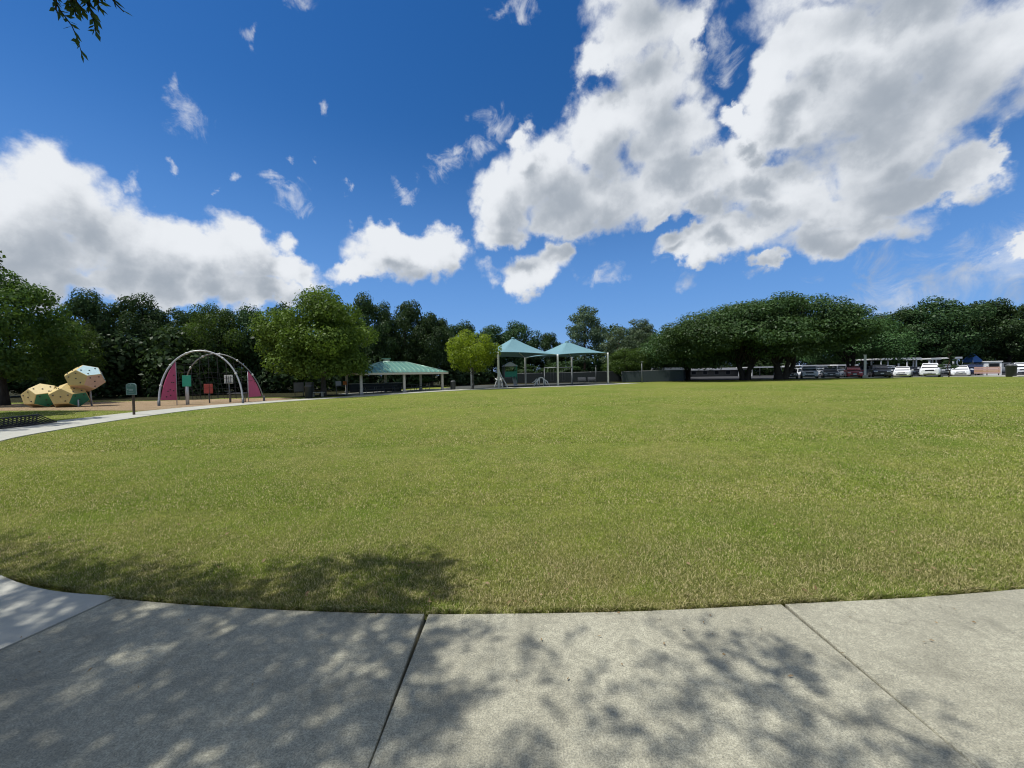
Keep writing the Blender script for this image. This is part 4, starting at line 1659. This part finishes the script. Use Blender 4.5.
t0 = picnic_table()
for i, (x, y, rz, lab) in enumerate([(-3.0, -.9, .1, 'dark picnic table at the left end under the pavilion roof'), (-.9, -.6, -.05, 'dark picnic table under the pavilion, straight behind the middle post'),
                                     (1.3, -.8, .05, 'dark picnic table under the pavilion right of the middle post'), (3.3, -.4, .0, 'dark picnic table at the right end under the pavilion roof')]):
    t = t0 if i == 0 else dup(t0, (0, 0, 0))
    x, y = pav(x, y)
    t.location = (x, y, land(x, y) + .006)
    t.rotation_euler = (0, 0, rz + PAVR)
    t['label'] = lab
    t['group'] = 'picnic tables under the pavilion'


def kiosk_box():
    Y = 44.5
    X = across(341, Y, 384)
    z = land(X, Y)
    root = thing('display_board', 'small white and orange display board on a dark stand right of the shade tree trunk', 'display board', (X, Y, z - .03), .1)
    MB().box((-.28, 0, 1.25), (.62, .06, .5), .02).build('white_board', 'plastic_white', root)
    MB().box((.42, 0, 1.28), (.42, .06, .42), .02).build('orange_board', 'orange_plastic', root)
    MB().box((0, .06, .95), (1.3, .05, .08), .01).build('rail', 'tube_dark', root)
    for x in (-.55, .6):
        MB().box((x, .06, .6), (.06, .06, 1.35), .01).build('leg', 'tube_dark', root)


kiosk_box()


# ------------------------------------------------------------------ shade canopies
def canopies():
    P1, P3 = Vector((-1.62, 46.9, 0)), Vector((6.04, 51.2, 0))
    e = P3 - P1
    side = Vector((-e.y, e.x, 0))
    P2 = P3 + side
    P2 = Vector((2.05, 58.4, 0))
    P0 = P1 + (P2 - P3)
    P4 = Vector((13.58, 55.1, 0))
    P5 = P4 + (P2 - P3)
    posts = [P1, P3, P2, P0, P4, P5]
    ev = {}

    def canopy(corners, apex_px, apex_py, label, pst, low):
        c = sum(corners, Vector()) / 4
        z0 = land(c.x, c.y)
        root = thing('shade_canopy', label, 'shade canopy', (c.x, c.y, z0), 0, 'teal shade canopies over the play area')
        cz = [q for q in low]
        Ya = c.y
        zap = rise(apex_px, apex_py, Ya) - z0
        ap = Vector((across(apex_px, Ya, 345) - c.x, 0, zap))
        b = MB()
        N, Mx = 12, 10
        for i in range(4):
            A = corners[i] - c
            B = corners[(i + 1) % 4] - c
            A = Vector((A.x, A.y, cz[i])); B = Vector((B.x, B.y, cz[(i + 1) % 4]))
            grid = []
            for t in range(Mx + 1):
                row = []
                tt = t / Mx
                for s in range(N + 1):
                    ss = s / N
                    p = A.lerp(B, ss)
                    mid = (A + B) / 2
                    bow = 4 * ss * (1 - ss)
                    p = p + (Vector((0, 0, p.z)) - p) * .10 * bow + Vector((0, 0, .12 * bow))
                    q = p.lerp(ap, tt)
                    q.z = p.z + (ap.z - p.z) * (tt ** 1.35) 
                    row.append(b.bm.verts.new(q))
                grid.append(row)
            for t in range(Mx):
                for s in range(N):
                    f = b.face((grid[t][s], grid[t][s + 1], grid[t + 1][s + 1], grid[t + 1][s]))
                    if f: f.smooth = True
        bmesh.ops.remove_doubles(b.bm, verts=b.bm.verts, dist=.01)
        o = b.build('canopy', 'canopy_teal', root)
        sd = o.modifiers.new('thickness', 'SOLIDIFY')
        sd.thickness = .012
        MB().loft([[(ap.x + r * math.cos(k * PI / 5), ap.y + r * math.sin(k * PI / 5), z) for k in range(10)] for r, z in ((.28, zap - .12), (.22, zap + .04), (.05, zap + .12))], True, True).build('peak_cap', 'canopy_teal', root)
        h = MB()
        for i in range(4):
            A = corners[i] - c
            h.tube([Vector((A.x, A.y, cz[i] - .05)), Vector((ap.x, ap.y, zap - .35)).lerp(Vector((A.x, A.y, cz[i])), .5) - Vector((0, 0, .55)), Vector((ap.x, ap.y, zap - .1))], .05, 6)
        h.build('rafters', 'post_white', root)
        for i in pst:
            A = corners[i] - c
            zz = land(corners[i].x, corners[i].y) - z0
            MB().tube([(A.x, A.y, zz - .3), (A.x, A.y, cz[i] - .25), (A.x, A.y, cz[i] + .02)], .135, 12).build('post', 'post_white', root)
    # corner heights above the ground
    def hz(px, py, P): return rise(px, py, P.y) - land(P.x, P.y)
    h1, h3, h2, h4, h5 = hz(499, 352, P1), hz(558, 354.5, P3), hz(526, 357.5, P2), hz(608, 352.5, P4), hz(572.5, 357, P5)
    canopy([P1, P3, P2, P0], 513, 338.0, 'left teal hip shade canopy on white posts, next to the lime-green tree', (0, 3), [h1, h3, h2, h2 - .1])
    canopy([P3, P4, P5, P2], 567, 341.5, 'right teal hip shade canopy on white posts, nearer the wide oaks', (0, 1, 2, 3), [h3, h4, h5, h2])


canopies()


# ------------------------------------------------------------------ small play things under the canopies
def play_bits():
    Y = 50.6
    X = across(500.5, Y, 387)
    z = land(X, Y) - .01
    root = thing('spire_climber', 'white spire climber of curved blades under the left canopy post', 'play climber', (X, Y, z), .2)
    for k, (fx, fy, w) in enumerate(((-.85, -.2, .12), (.85, -.3, .16), (.15, -.75, .13), (.1, .8, .12), (-.25, -.1, .1))):
        pts = [Vector((fx, fy, -.1)), Vector((fx * .72, fy * .72, .55)), Vector((fx * .35 - .1, fy * .35, 1.25)), Vector((-.12, 0, 2.1)), Vector((-.12, 0, 2.35))]
        MB().tube(pts, [w * .8, w * .5, w * .42, w * .4, .03], 8).build('blade', 'post_white', root)
    MB().tube([Vector((.55 * math.cos(t * PI / 8) - .1, .55 * math.sin(t * PI / 8), 1.0 + .1 * math.sin(t))) for t in range(17)], .06, 6).build('hoop', 'post_white', root)
    X = across(541, 52.3, 386)
    root = thing('arch_crawler', 'low white crawl climber of looped arches on splayed legs between the canopy posts', 'play climber', (X, 52.3, land(X, 52.3) - .01), .1)
    for k in (-.35, .0, .35):
        pts = [(.62 * math.cos(t * PI / 10) * (1 - .2 * abs(k)), k, .1 + 1.05 * math.sin(t * PI / 10)) for t in range(11)]
        MB().tube(pts, .07, 7).build('loop', 'post_white', root)
    for s in (-1, 1):
        MB().tube([(s * .35, -.35, .9), (s * .75, -.4, .62), (s * 1.05, -.45, -.05)], .075, 7).build('leg', 'post_white', root)
        MB().tube([(s * .28, -.38, 0), (s * .28, -.38, .95)], .05, 6).build('leg', 'post_white', root)
    MB().tube([(-1.25, -.2, .45), (-.95, -.25, .6), (-.6, -.2, .98)], .06, 6).build('feeler', 'post_white', root)
    # playhouse tower behind
    Y = 54.5
    X = across(510, Y, 385)
    root = thing('play_tower', 'dark small play tower with posts, deck and pitched roof behind the white spire climber', 'play tower', (X, Y, land(X, Y) - .01), .15)
    for x in (-.85, .85):
        for y in (-.8, .8):
            MB().tube([(x, y, -.2), (x, y, 3.05)], .07, 8).build('post', 'panel_teal' if x > 0 else 'tube_dark', root)
    MB().box((0, 0, 1.2), (1.75, 1.65, .1), .02).build('deck', 'tube_dark', root)
    MB().prism([(-1.05, 2.75), (1.05, 2.75), (0, 3.35)], 2.0).build('roof', 'tube_grey', root)
    for y in (-.82, .82):
        MB().box((0, y, 1.65), (1.6, .05, .75), .02).build('guard_panel', 'panel_teal' if y < 0 else 'tube_dark', root)
    MB().loft([[(x, -.9 - 1.7 * t, 1.2 - 1.1 * t + h) for x, h in ((.15, .2), (.15, 0), (.65, 0), (.65, .2), (.6, .2), (.6, .05), (.2, .05), (.2, .2))] for t in (0, .3, .6, .85, 1)], True, True).build('slide', 'tube_grey', root)
    # swing frame in the background
    Y = 62
    X = across(558, Y, 383)
    root = thing('swing_frame', 'dark swing frame behind the canopies in front of the fence', 'swing', (X, Y, land(X, Y) - .02))
    MB().tube([(-2.2, 0, 2.6), (2.2, 0, 2.6)], .06, 8).build('top_bar', 'fence_steel', root)
    for s in (-1, 1):
        MB().tube([(s * 2.2, -.9, -.1), (s * 2.15, 0, 2.6), (s * 2.2, .9, -.1)], .06, 8).build('leg_frame', 'fence_steel', root)
    for x in (-.9, .9):
        o = MB().box((x, 0, .5), (.5, .22, .05), .02).build('swing_seat', 'rubber', root)
        MB().tube([(x - .22, 0, .5), (x - .22, 0, 2.6)], .012, 4).tube([(x + .22, 0, .5), (x + .22, 0, 2.6)], .012, 4).build('chains', 'fence_steel', o)
    # bench seats by the fence
    for px, lab in ((582, 'low dark bench by the fence, left of the two behind the right canopy'), (592, 'low dark bench by the fence, right of the two behind the right canopy')):
        Y = 64.0
        X = across(px, Y, 382)
        root = thing('park_bench', lab, 'bench', (X, Y, land(X, Y) - .02), 0, 'benches by the fence')
        MB().box((0, 0, .44), (1.3, .42, .05), .015).build('seat', 'tube_dark', root)
        MB().box((0, .24, .75), (1.3, .05, .42), .015, 0, -.15).build('backrest', 'tube_dark', root)
        for s in (-.5, .5):
            MB().box((s, .05, .2), (.06, .36, .46), .01).build('leg', 'tube_dark', root)


play_bits()


# ------------------------------------------------------------------ fences
def screen_fence(name, label, pts, h, screen='fence_screen'):
    c = Vector((sum(p[0] for p in pts) / len(pts), sum(p[1] for p in pts) / len(pts), 0))
    z0 = land(c.x, c.y) - .03
    root = thing(name, label, 'fence', (c.x, c.y, z0))
    for a, b in zip(pts, pts[1:]):
        a, b = Vector((*a, land(*a) - .03)), Vector((*b, land(*b) - .03))
        L = (b - a).length
        n = max(round(L / 3.0), 1)
        for i in range(n + 1):
            p = a.lerp(b, i / n) - c
            MB().tube([(p.x, p.y, p.z - z0 - .2), (p.x, p.y, p.z - z0 + h + .06)], .04, 6).build('post', 'fence_steel', root)
        q, r = a - c - Vector((0, 0, z0)), b - c - Vector((0, 0, z0))
        d = (r - q).normalized()
        nr = Vector((-d.y, d.x, 0)) * .012 - Vector((-d.y, d.x, 0)) * .055
        m = MB()
        m.loft([[q + nr + Vector((0, 0, .06)), q + nr * .7 + Vector((0, 0, .06)), q + nr * .7 + Vector((0, 0, h - .04)), q + nr + Vector((0, 0, h - .04))],
                [r + nr + Vector((0, 0, .06)), r + nr * .7 + Vector((0, 0, .06)), r + nr * .7 + Vector((0, 0, h - .04)), r + nr + Vector((0, 0, h - .04))]])
        m.build('screen', screen, root)
        MB().tube([q + Vector((0, 0, h)), r + Vector((0, 0, h))], .028, 6).build('top_rail', 'fence_steel', root)


screen_fence('screen_fence', 'chain-link fence with dark green windscreen between the canopies and the wide oaks', [(across(622, 60.5), 60.5), (across(683, 58.0), 58.0), (across(686, 66.0), 66.0)], 1.72)
screen_fence('back_fence', 'dark screened fence running behind the shade canopies', [(across(505, 70), 70.0), (across(560, 68.5), 68.5), (across(622, 66.5), 66.5)], 1.8, 'fence_dark')
for px, Y, py0, lab in ((642, 57.4, 362, 'slim grey light pole in front of the windscreen fence'), (596, 66.0, 366, 'thin grey pole behind the right shade canopy')):
    X = across(px, Y)
    z = land(X, Y) - .03
    h = rise(px, py0, Y) - z
    root = thing('light_pole', lab, 'pole', (X, Y, z))
    MB().tube([(0, 0, -.2), (0, 0, h)], [.07, .05], 8).build('shaft', 'fence_steel', root)
    MB().box((0, -.08, h), (.22, .42, .1), .02).build('lamp_head', 'fence_steel', root)


# low buildings and carports beyond
def carport(name, label, px0, px1, Y, py_top, depth, n, thick=.22, mat='white_paint', posts=True, group=None):
    xa, xb = across(px0, Y, py_top), across(px1, Y, py_top)
    c = (xa + xb) / 2
    z = land(c, Y)
    h = rise((px0 + px1) / 2, py_top, Y) - z
    root = thing(name, label, 'carport', (c, Y, z), 0, group)
    w = xb - xa
    rf = MB().box((0, depth / 2, h - thick / 2), (w, depth, thick), .02).build('roof', mat, root)
    MB().box((0, -.03, h - thick / 2 - .02), (w + .06, .05, thick + .08), .01).build('fascia', mat, rf)
    for i in range(n):
        for y in (.5, depth - .5):
            x = -w / 2 + .3 + (w - .6) * i / max(n - 1, 1)
            MB().box((x, y, h / 2 - .2), (.16, .16, h - .1), .01).build('post', mat, root)


carport('carport', 'flat white carport on slim posts above the dark and white cars', 882, 921, 66, 358.0, 6, 3)
carport('carport', 'small white carport roof left of the sapling top', 931, 941, 70, 358.0, 5, 2)
carport('carport', 'white carport end right of the sapling', 955, 962, 68, 357.0, 5, 2)
carport('carport', 'long white carport roof seen under the wide oaks', 752, 800, 84, 366.5, 6, 3, .16)
carport('carport', 'white carport roof line behind the first parked cars', 802, 836, 80, 365.0, 6, 3, .16)
carport('carport', 'pale carport roof right behind the red car', 838, 858, 78, 364.5, 6, 3)


def low_building(label, px0, px1, Y, py_top, depth, wall='building_wall'):
    xa, xb = across(px0, Y, py_top), across(px1, Y, py_top)
    c, w = (xa + xb) / 2, xb - xa
    z = land(c, Y)
    h = rise((px0 + px1) / 2, py_top, Y) - z
    root = thing('low_building', label, 'building', (c, Y, z))
    MB().box((0, depth / 2, h / 2 - .3), (w, depth, h), .02).build('wall', wall, root)
    rf = MB().box((0, depth / 2 - .2, h - .02), (w + .6, depth + .8, .5), .03).build('roof', 'white_paint', root)
    n = max(int(w / 2.2), 1)
    for i in range(n):
        x = -w / 2 + w * (i + .5) / n
        o = MB().box((x, -.02, h * .52), (1.1, .05, .9), .01).build('window', 'tube_dark', root)
        MB().box((x, -.05, h * .52), (.94, .02, .74)).build('pane', 'glass_dark', o)


low_building('low white-edged flat roof just over the right end of the windscreen fence', 664, 686, 74, 368.8, 6)
low_building('long low building with white roof edge behind the wide oaks', 688, 745, 90, 369.0, 7)


def tent():
    Y = 74
    X = across(972, Y, 370)
    z = land(X, Y)
    h = rise(972, 360.5, Y) - z
    hp = rise(972, 352.5, Y) - z
    w = 9 * Y / FOC / 2
    root = thing('canopy_tent', 'blue canopy tent standing behind the parked white sedan', 'tent', (X, Y, z))
    for s in (-1, 1):
        for q in (-1, 1):
            MB().tube([(s * w, q * w, -.1), (s * w, q * w, h)], .035, 6).build('leg', 'white_paint', root)
    r = [(-w, -w), (w, -w), (w, w), (-w, w)]
    MB().loft([[(x * 1.02, y * 1.02, h - .35) for x, y in r], [(x * 1.03, y * 1.03, h) for x, y in r], [(x * .5, y * .5, h + (hp - h) * .55) for x, y in r], [(x * .03, y * .03, hp) for x, y in r]]).build('cover', 'blue_fabric', root)


tent()


def kiosk():
    Y = 56.5
    X = across(992, Y, 376)
    z = land(X, Y)
    root = thing('kiosk', 'small white kiosk with a dark window behind the pinkish plank wall', 'kiosk', (X, Y, z), -.8)
    MB().box((0, 0, .95), (1.6, 1.6, 1.9), .02).build('wall', 'white_paint', root)
    MB().box((0, 0, 1.98), (1.8, 1.8, .12), .02).build('roof', 'white_paint', root)
    o = MB().box((.1, -.81, 1.45), (1.0, .05, .6), .01).build('window', 'tube_dark', root)
    MB().box((.1, -.84, 1.45), (.86, .03, .48)).build('pane', 'glass_dark', o)
    Y = 53.0
    X = across(987, Y, 376)
    root = thing('plank_wall', 'low wall of pinkish planks in front of the white kiosk', 'plank wall', (X, Y, land(X, Y) - .01), -.8)
    for k in range(4):
        MB().box((0, 0, .42 + k * .23), (2.3, .06, .21), .012).build('plank', 'plank_pink' if k != 1 else 'panel_peach', root)
    for s in (-1.0, 0, 1.0):
        MB().box((s, .075, .6), (.1, .08, 1.4), .01).build('post', 'post_brown', root)


kiosk()


def lamp_post():
    Y = 52.6
    X = across(865, Y, 378)
    z = land(X, Y)
    h = rise(865, 355, Y) - z
    root = thing('lamp_post', 'white square post by the right side of the red car', 'post', (X, Y, z - .01), -.7)
    MB().box((0, 0, h / 2 - .1), (.26, .26, h + .2), .02).build('shaft', 'post_white', root)
    MB().box((0, 0, .16), (.55, .55, .4), .03).build('base', 'path_white', root)
    MB().box((0, 0, h + .02), (.32, .32, .06), .01).build('cap', 'post_white', root)


lamp_post()


# ------------------------------------------------------------------ cars
def car(kind, col, X, Y, head, label, group, z=None):
    """forward is -Y in the car's own space"""
    L, W, H = {'sedan': (4.6, 1.80, 1.45), 'suv': (4.7, 1.92, 1.75), 'truck': (5.5, 1.98, 1.85), 'hatch': (4.2, 1.76, 1.52)}[kind]
    root = thing({'sedan': 'parked_sedan', 'suv': 'parked_suv', 'truck': 'pickup_truck', 'hatch': 'parked_hatchback'}[kind], label, 'car', (X, Y, land(X, Y) - .01 if z is None else z), head, group)
    hw = W / 2
    gc = .24 if kind in ('suv', 'truck') else .19
    belt = H * .62
    hood = {'sedan': .58, 'suv': .62, 'truck': .66, 'hatch': .60}[kind] * H
    tail = {'sedan': .64, 'suv': .62, 'truck': .60, 'hatch': .62}[kind] * H
    st = [(-.5, gc + .12, hood * .72, .80), (-.485, gc + .03, hood * .84, .90), (-.42, gc, hood * .93, .97), (-.22, gc, hood * 1.0, 1.0), (-.10, gc, belt, 1.0), (.1, gc, belt, 1.0), (.32, gc, belt * 1.01, 1.0), (.44, gc + .02, tail, .96), (.485, gc + .06, tail * .96, .90), (.5, gc + .16, tail * .86, .84)]
    b = MB()
    rings = []
    for t, zb, zt, s in st:
        y = t * L
        w = hw * s
        zm = zb + (zt - zb) * .45
        rings.append([(-w * .90, y, zb), (-w, y, zb + .10), (-w, y, zm), (-w * .965, y, zt - .10), (-w * .86, y, zt), (w * .86, y, zt), (w * .965, y, zt - .10), (w, y, zm), (w, y, zb + .10), (w * .90, y, zb)])
    b.loft(rings, True, True)
    # cabin
    g0, g1, g2, g3 = {'sedan': (-.20, -.04, .22, .38), 'suv': (-.20, -.07, .36, .47), 'truck': (-.17, -.05, .14, .17), 'hatch': (-.22, -.05, .30, .45)}[kind]
    wb, wt = hw * .90, hw * .70
    zt = H
    zb_ = belt - .05
    cab = [(g0, zb_, wb), (g0 + (g1 - g0) * .5, zb_ + (zt - zb_) * .55, wb - (wb - wt) * .5), (g1, zt - .05, wt + .03), (g1 + .04, zt, wt), (g2 - .03, zt, wt), (g2, zt - .05, wt + .03), (g2 + (g3 - g2) * .5, zb_ + (zt - zb_) * .55, wb - (wb - wt) * .5), (g3, zb_, wb)]
    loft = []
    for t, z_, w in cab:
        zz = max(z_, zb_)
        k = (zz - zb_) / (zt - zb_)
        wz = wb - (wb - wt) * k
        loft.append([(-wb, t * L, zb_ - .02), (-wz, t * L, zz), (wz, t * L, zz), (wb, t * L, zb_ - .02)])
    b.loft(loft, True, False)
    if kind == 'truck':
        b.box((0, L * .335, belt + .02), (W * .93, L * .32, .10), .02)
    b.build('body', col, root)

    def glass(name, q):
        """a pane set just proud of the body"""
        q = [Vector(p) for p in q]
        n = (q[1] - q[0]).cross(q[2] - q[0]).normalized()
        m = MB()
        m.loft([[p - n * .01 for p in q], [p + n * .012 for p in q]])
        m.build(name, 'glass_dark', root)

    def P(t, k, s):      # point on the cabin's slope
        return None
    ws = lambda k: wb - (wb - wt) * k
    z_ = lambda k: zb_ + (zt - zb_) * k
    a, c = .12, .86
    # windscreen: along the first slope
    f = lambda k: (g0 + (g1 - g0) * (k / .93 if kind else k)) * L
    r = lambda k: (g3 + (g2 - g3) * (k / .93)) * L
    e = .02
    glass('windscreen', [(-ws(a) * .93, f(a) - e, z_(a)), (ws(a) * .93, f(a) - e, z_(a)), (ws(c) * .93, f(c) - e, z_(c)), (-ws(c) * .93, f(c) - e, z_(c))])
    glass('rear_window', [(ws(a) * .9, r(a) + e, z_(a)), (-ws(a) * .9, r(a) + e, z_(a)), (-ws(c) * .9, r(c) + e, z_(c)), (ws(c) * .9, r(c) + e, z_(c))])
    for s in (-1, 1):
        for y0, y1 in (((g0 + .08), (g0 + g3) / 2 - .012), ((g0 + g3) / 2 + .012, g3 - .07)):
            lo0, lo1 = y0 * L, y1 * L
            hi0, hi1 = max(y0 * L, (g1 + .01) * L) if y0 < 0 else y0 * L, min(y1, g2 - .01) * L
            q = [(s * (ws(.14) + .004), lo0, z_(.14)), (s * (ws(.14) + .004), lo1, z_(.14)), (s * (ws(.86) + .004), hi1, z_(.86)), (s * (ws(.86) + .004), hi0, z_(.86))]
            glass('side_window', q if s < 0 else list(reversed(q)))
        yf = -.487 * L
        MB().box((s * hw * .66, yf + .02, hood * .76), (hw * .38, .14, hood * .15), .03, s * .22).build('headlight', 'lamp_clear', root)
        MB().box((s * hw * .70, .488 * L, tail * .82), (hw * .26, .08, tail * .16), .02).build('tail_light', 'lamp_red', root)
        o = MB().box((s * (hw + .09), (g0 + .05) * L, belt + .05), (.20, .12, .14), .03).build('wing_mirror', col, root)
    MB().box((0, -.497 * L, hood * .72), (hw * .86, .06, hood * .16), .02).build('grille', 'black_steel', root)
    MB().box((0, -.499 * L, gc + .16), (hw * 1.15, .06, .15), .02).build('bumper', 'black_steel', root)
    MB().box((0, -.505 * L, gc + .32), (.34, .05, .15), .005).build('number_plate', 'plate', root)
    wr = .36 if kind in ('suv', 'truck') else .32
    first = None
    for sy in (-.31, .30):
        for sx in (-1, 1):
            if first is None:
                w = bpy.data.objects.new('wheel', None)
                COL.objects.link(w)
                t = MB()
                t.loft([[(x, wr * q * math.cos(k * PI / 10), wr * q * math.sin(k * PI / 10)) for k in range(20)] for x, q in ((-.11, .68), (-.115, .93), (-.09, 1), (.09, 1), (.115, .93), (.11, .68))], True, True)
                to = t.build('tyre', 'rubber', w)
                ri = MB()
                ri.loft([[(x, wr * q * math.cos(k * PI / 10), wr * q * math.sin(k * PI / 10)) for k in range(20)] for x, q in ((-.125, .2), (-.121, .66), (.121, .66), (.125, .2))], True, False)
                ro = ri.build('rim', 'alloy', w)
                first = w
            else:
                w = first.copy()
                COL.objects.link(w)
                for ch in list(first.children):
                    d = ch.copy()
                    COL.objects.link(d)
                    d.parent = w
            w.parent = root
            w.location = (sx * (hw - .10), sy * L, wr)
    return root


FRONT = 'cars parked facing the lawn'
REAR = 'cars parked in the rows behind'
HD = -.72


def rowY(px):
    return 55.5 - (px - 800) * .016


for px, kind, col, lab in [
    (790, 'sedan', 'car_black', 'dark car half hidden beside the oak trunk, first of the front row'),
    (809, 'suv', 'car_silver', 'silver sport utility car first in the open right of the oak trunk'),
    (830, 'sedan', 'car_grey', 'dark grey sedan between the silver car and the red car'),
    (853, 'hatch', 'car_red', 'red car, the only red one in the row'),
    (879, 'suv', 'car_black', 'black sport utility car right of the white square post'),
    (902.5, 'sedan', 'car_white', 'white sedan under the long white carport front'),
    (930, 'truck', 'car_white', 'tall white pickup left of the sapling'),
    (960, 'sedan', 'car_white', 'white sedan right of the sapling'),
    (1022, 'suv', 'car_white', 'white sport utility car cut by the right edge of the photo'),
]:
    Y = rowY(px) + (2.2 if px > 1000 else 0)
    car(kind, col, across(px, Y), Y, HD + (0.1 if px < 900 else -.12), lab, FRONT)
for px, Y, kind, col, hd, lab in [
    (801, 66, 'sedan', 'car_white', .9, 'pale car behind the gap left of the silver car'),
    (822, 65, 'suv', 'car_white', -.6, 'white car behind the silver and grey cars'),
    (842, 64, 'sedan', 'car_white', -.5, 'white car end showing left of the red car'),
    (866, 66, 'suv', 'car_grey', .8, 'grey car behind the white square post'),
    (888, 65, 'suv', 'car_silver', -.6, 'silver car behind the black sport utility car'),
    (915, 62, 'sedan', 'car_black', -.6, 'dark sedan between the white sedan and white pickup'),
    (944, 63, 'suv', 'car_grey', -.6, 'grey car behind the sapling'),
    (974, 62, 'suv', 'car_navy', -.6, 'dark blue car right behind the white sedan'),
    (1008, 62, 'truck', 'car_grey', .8, 'grey pickup behind the big dark bin'),
]:
    car(kind, col, across(px, Y), Y, hd, lab, REAR)
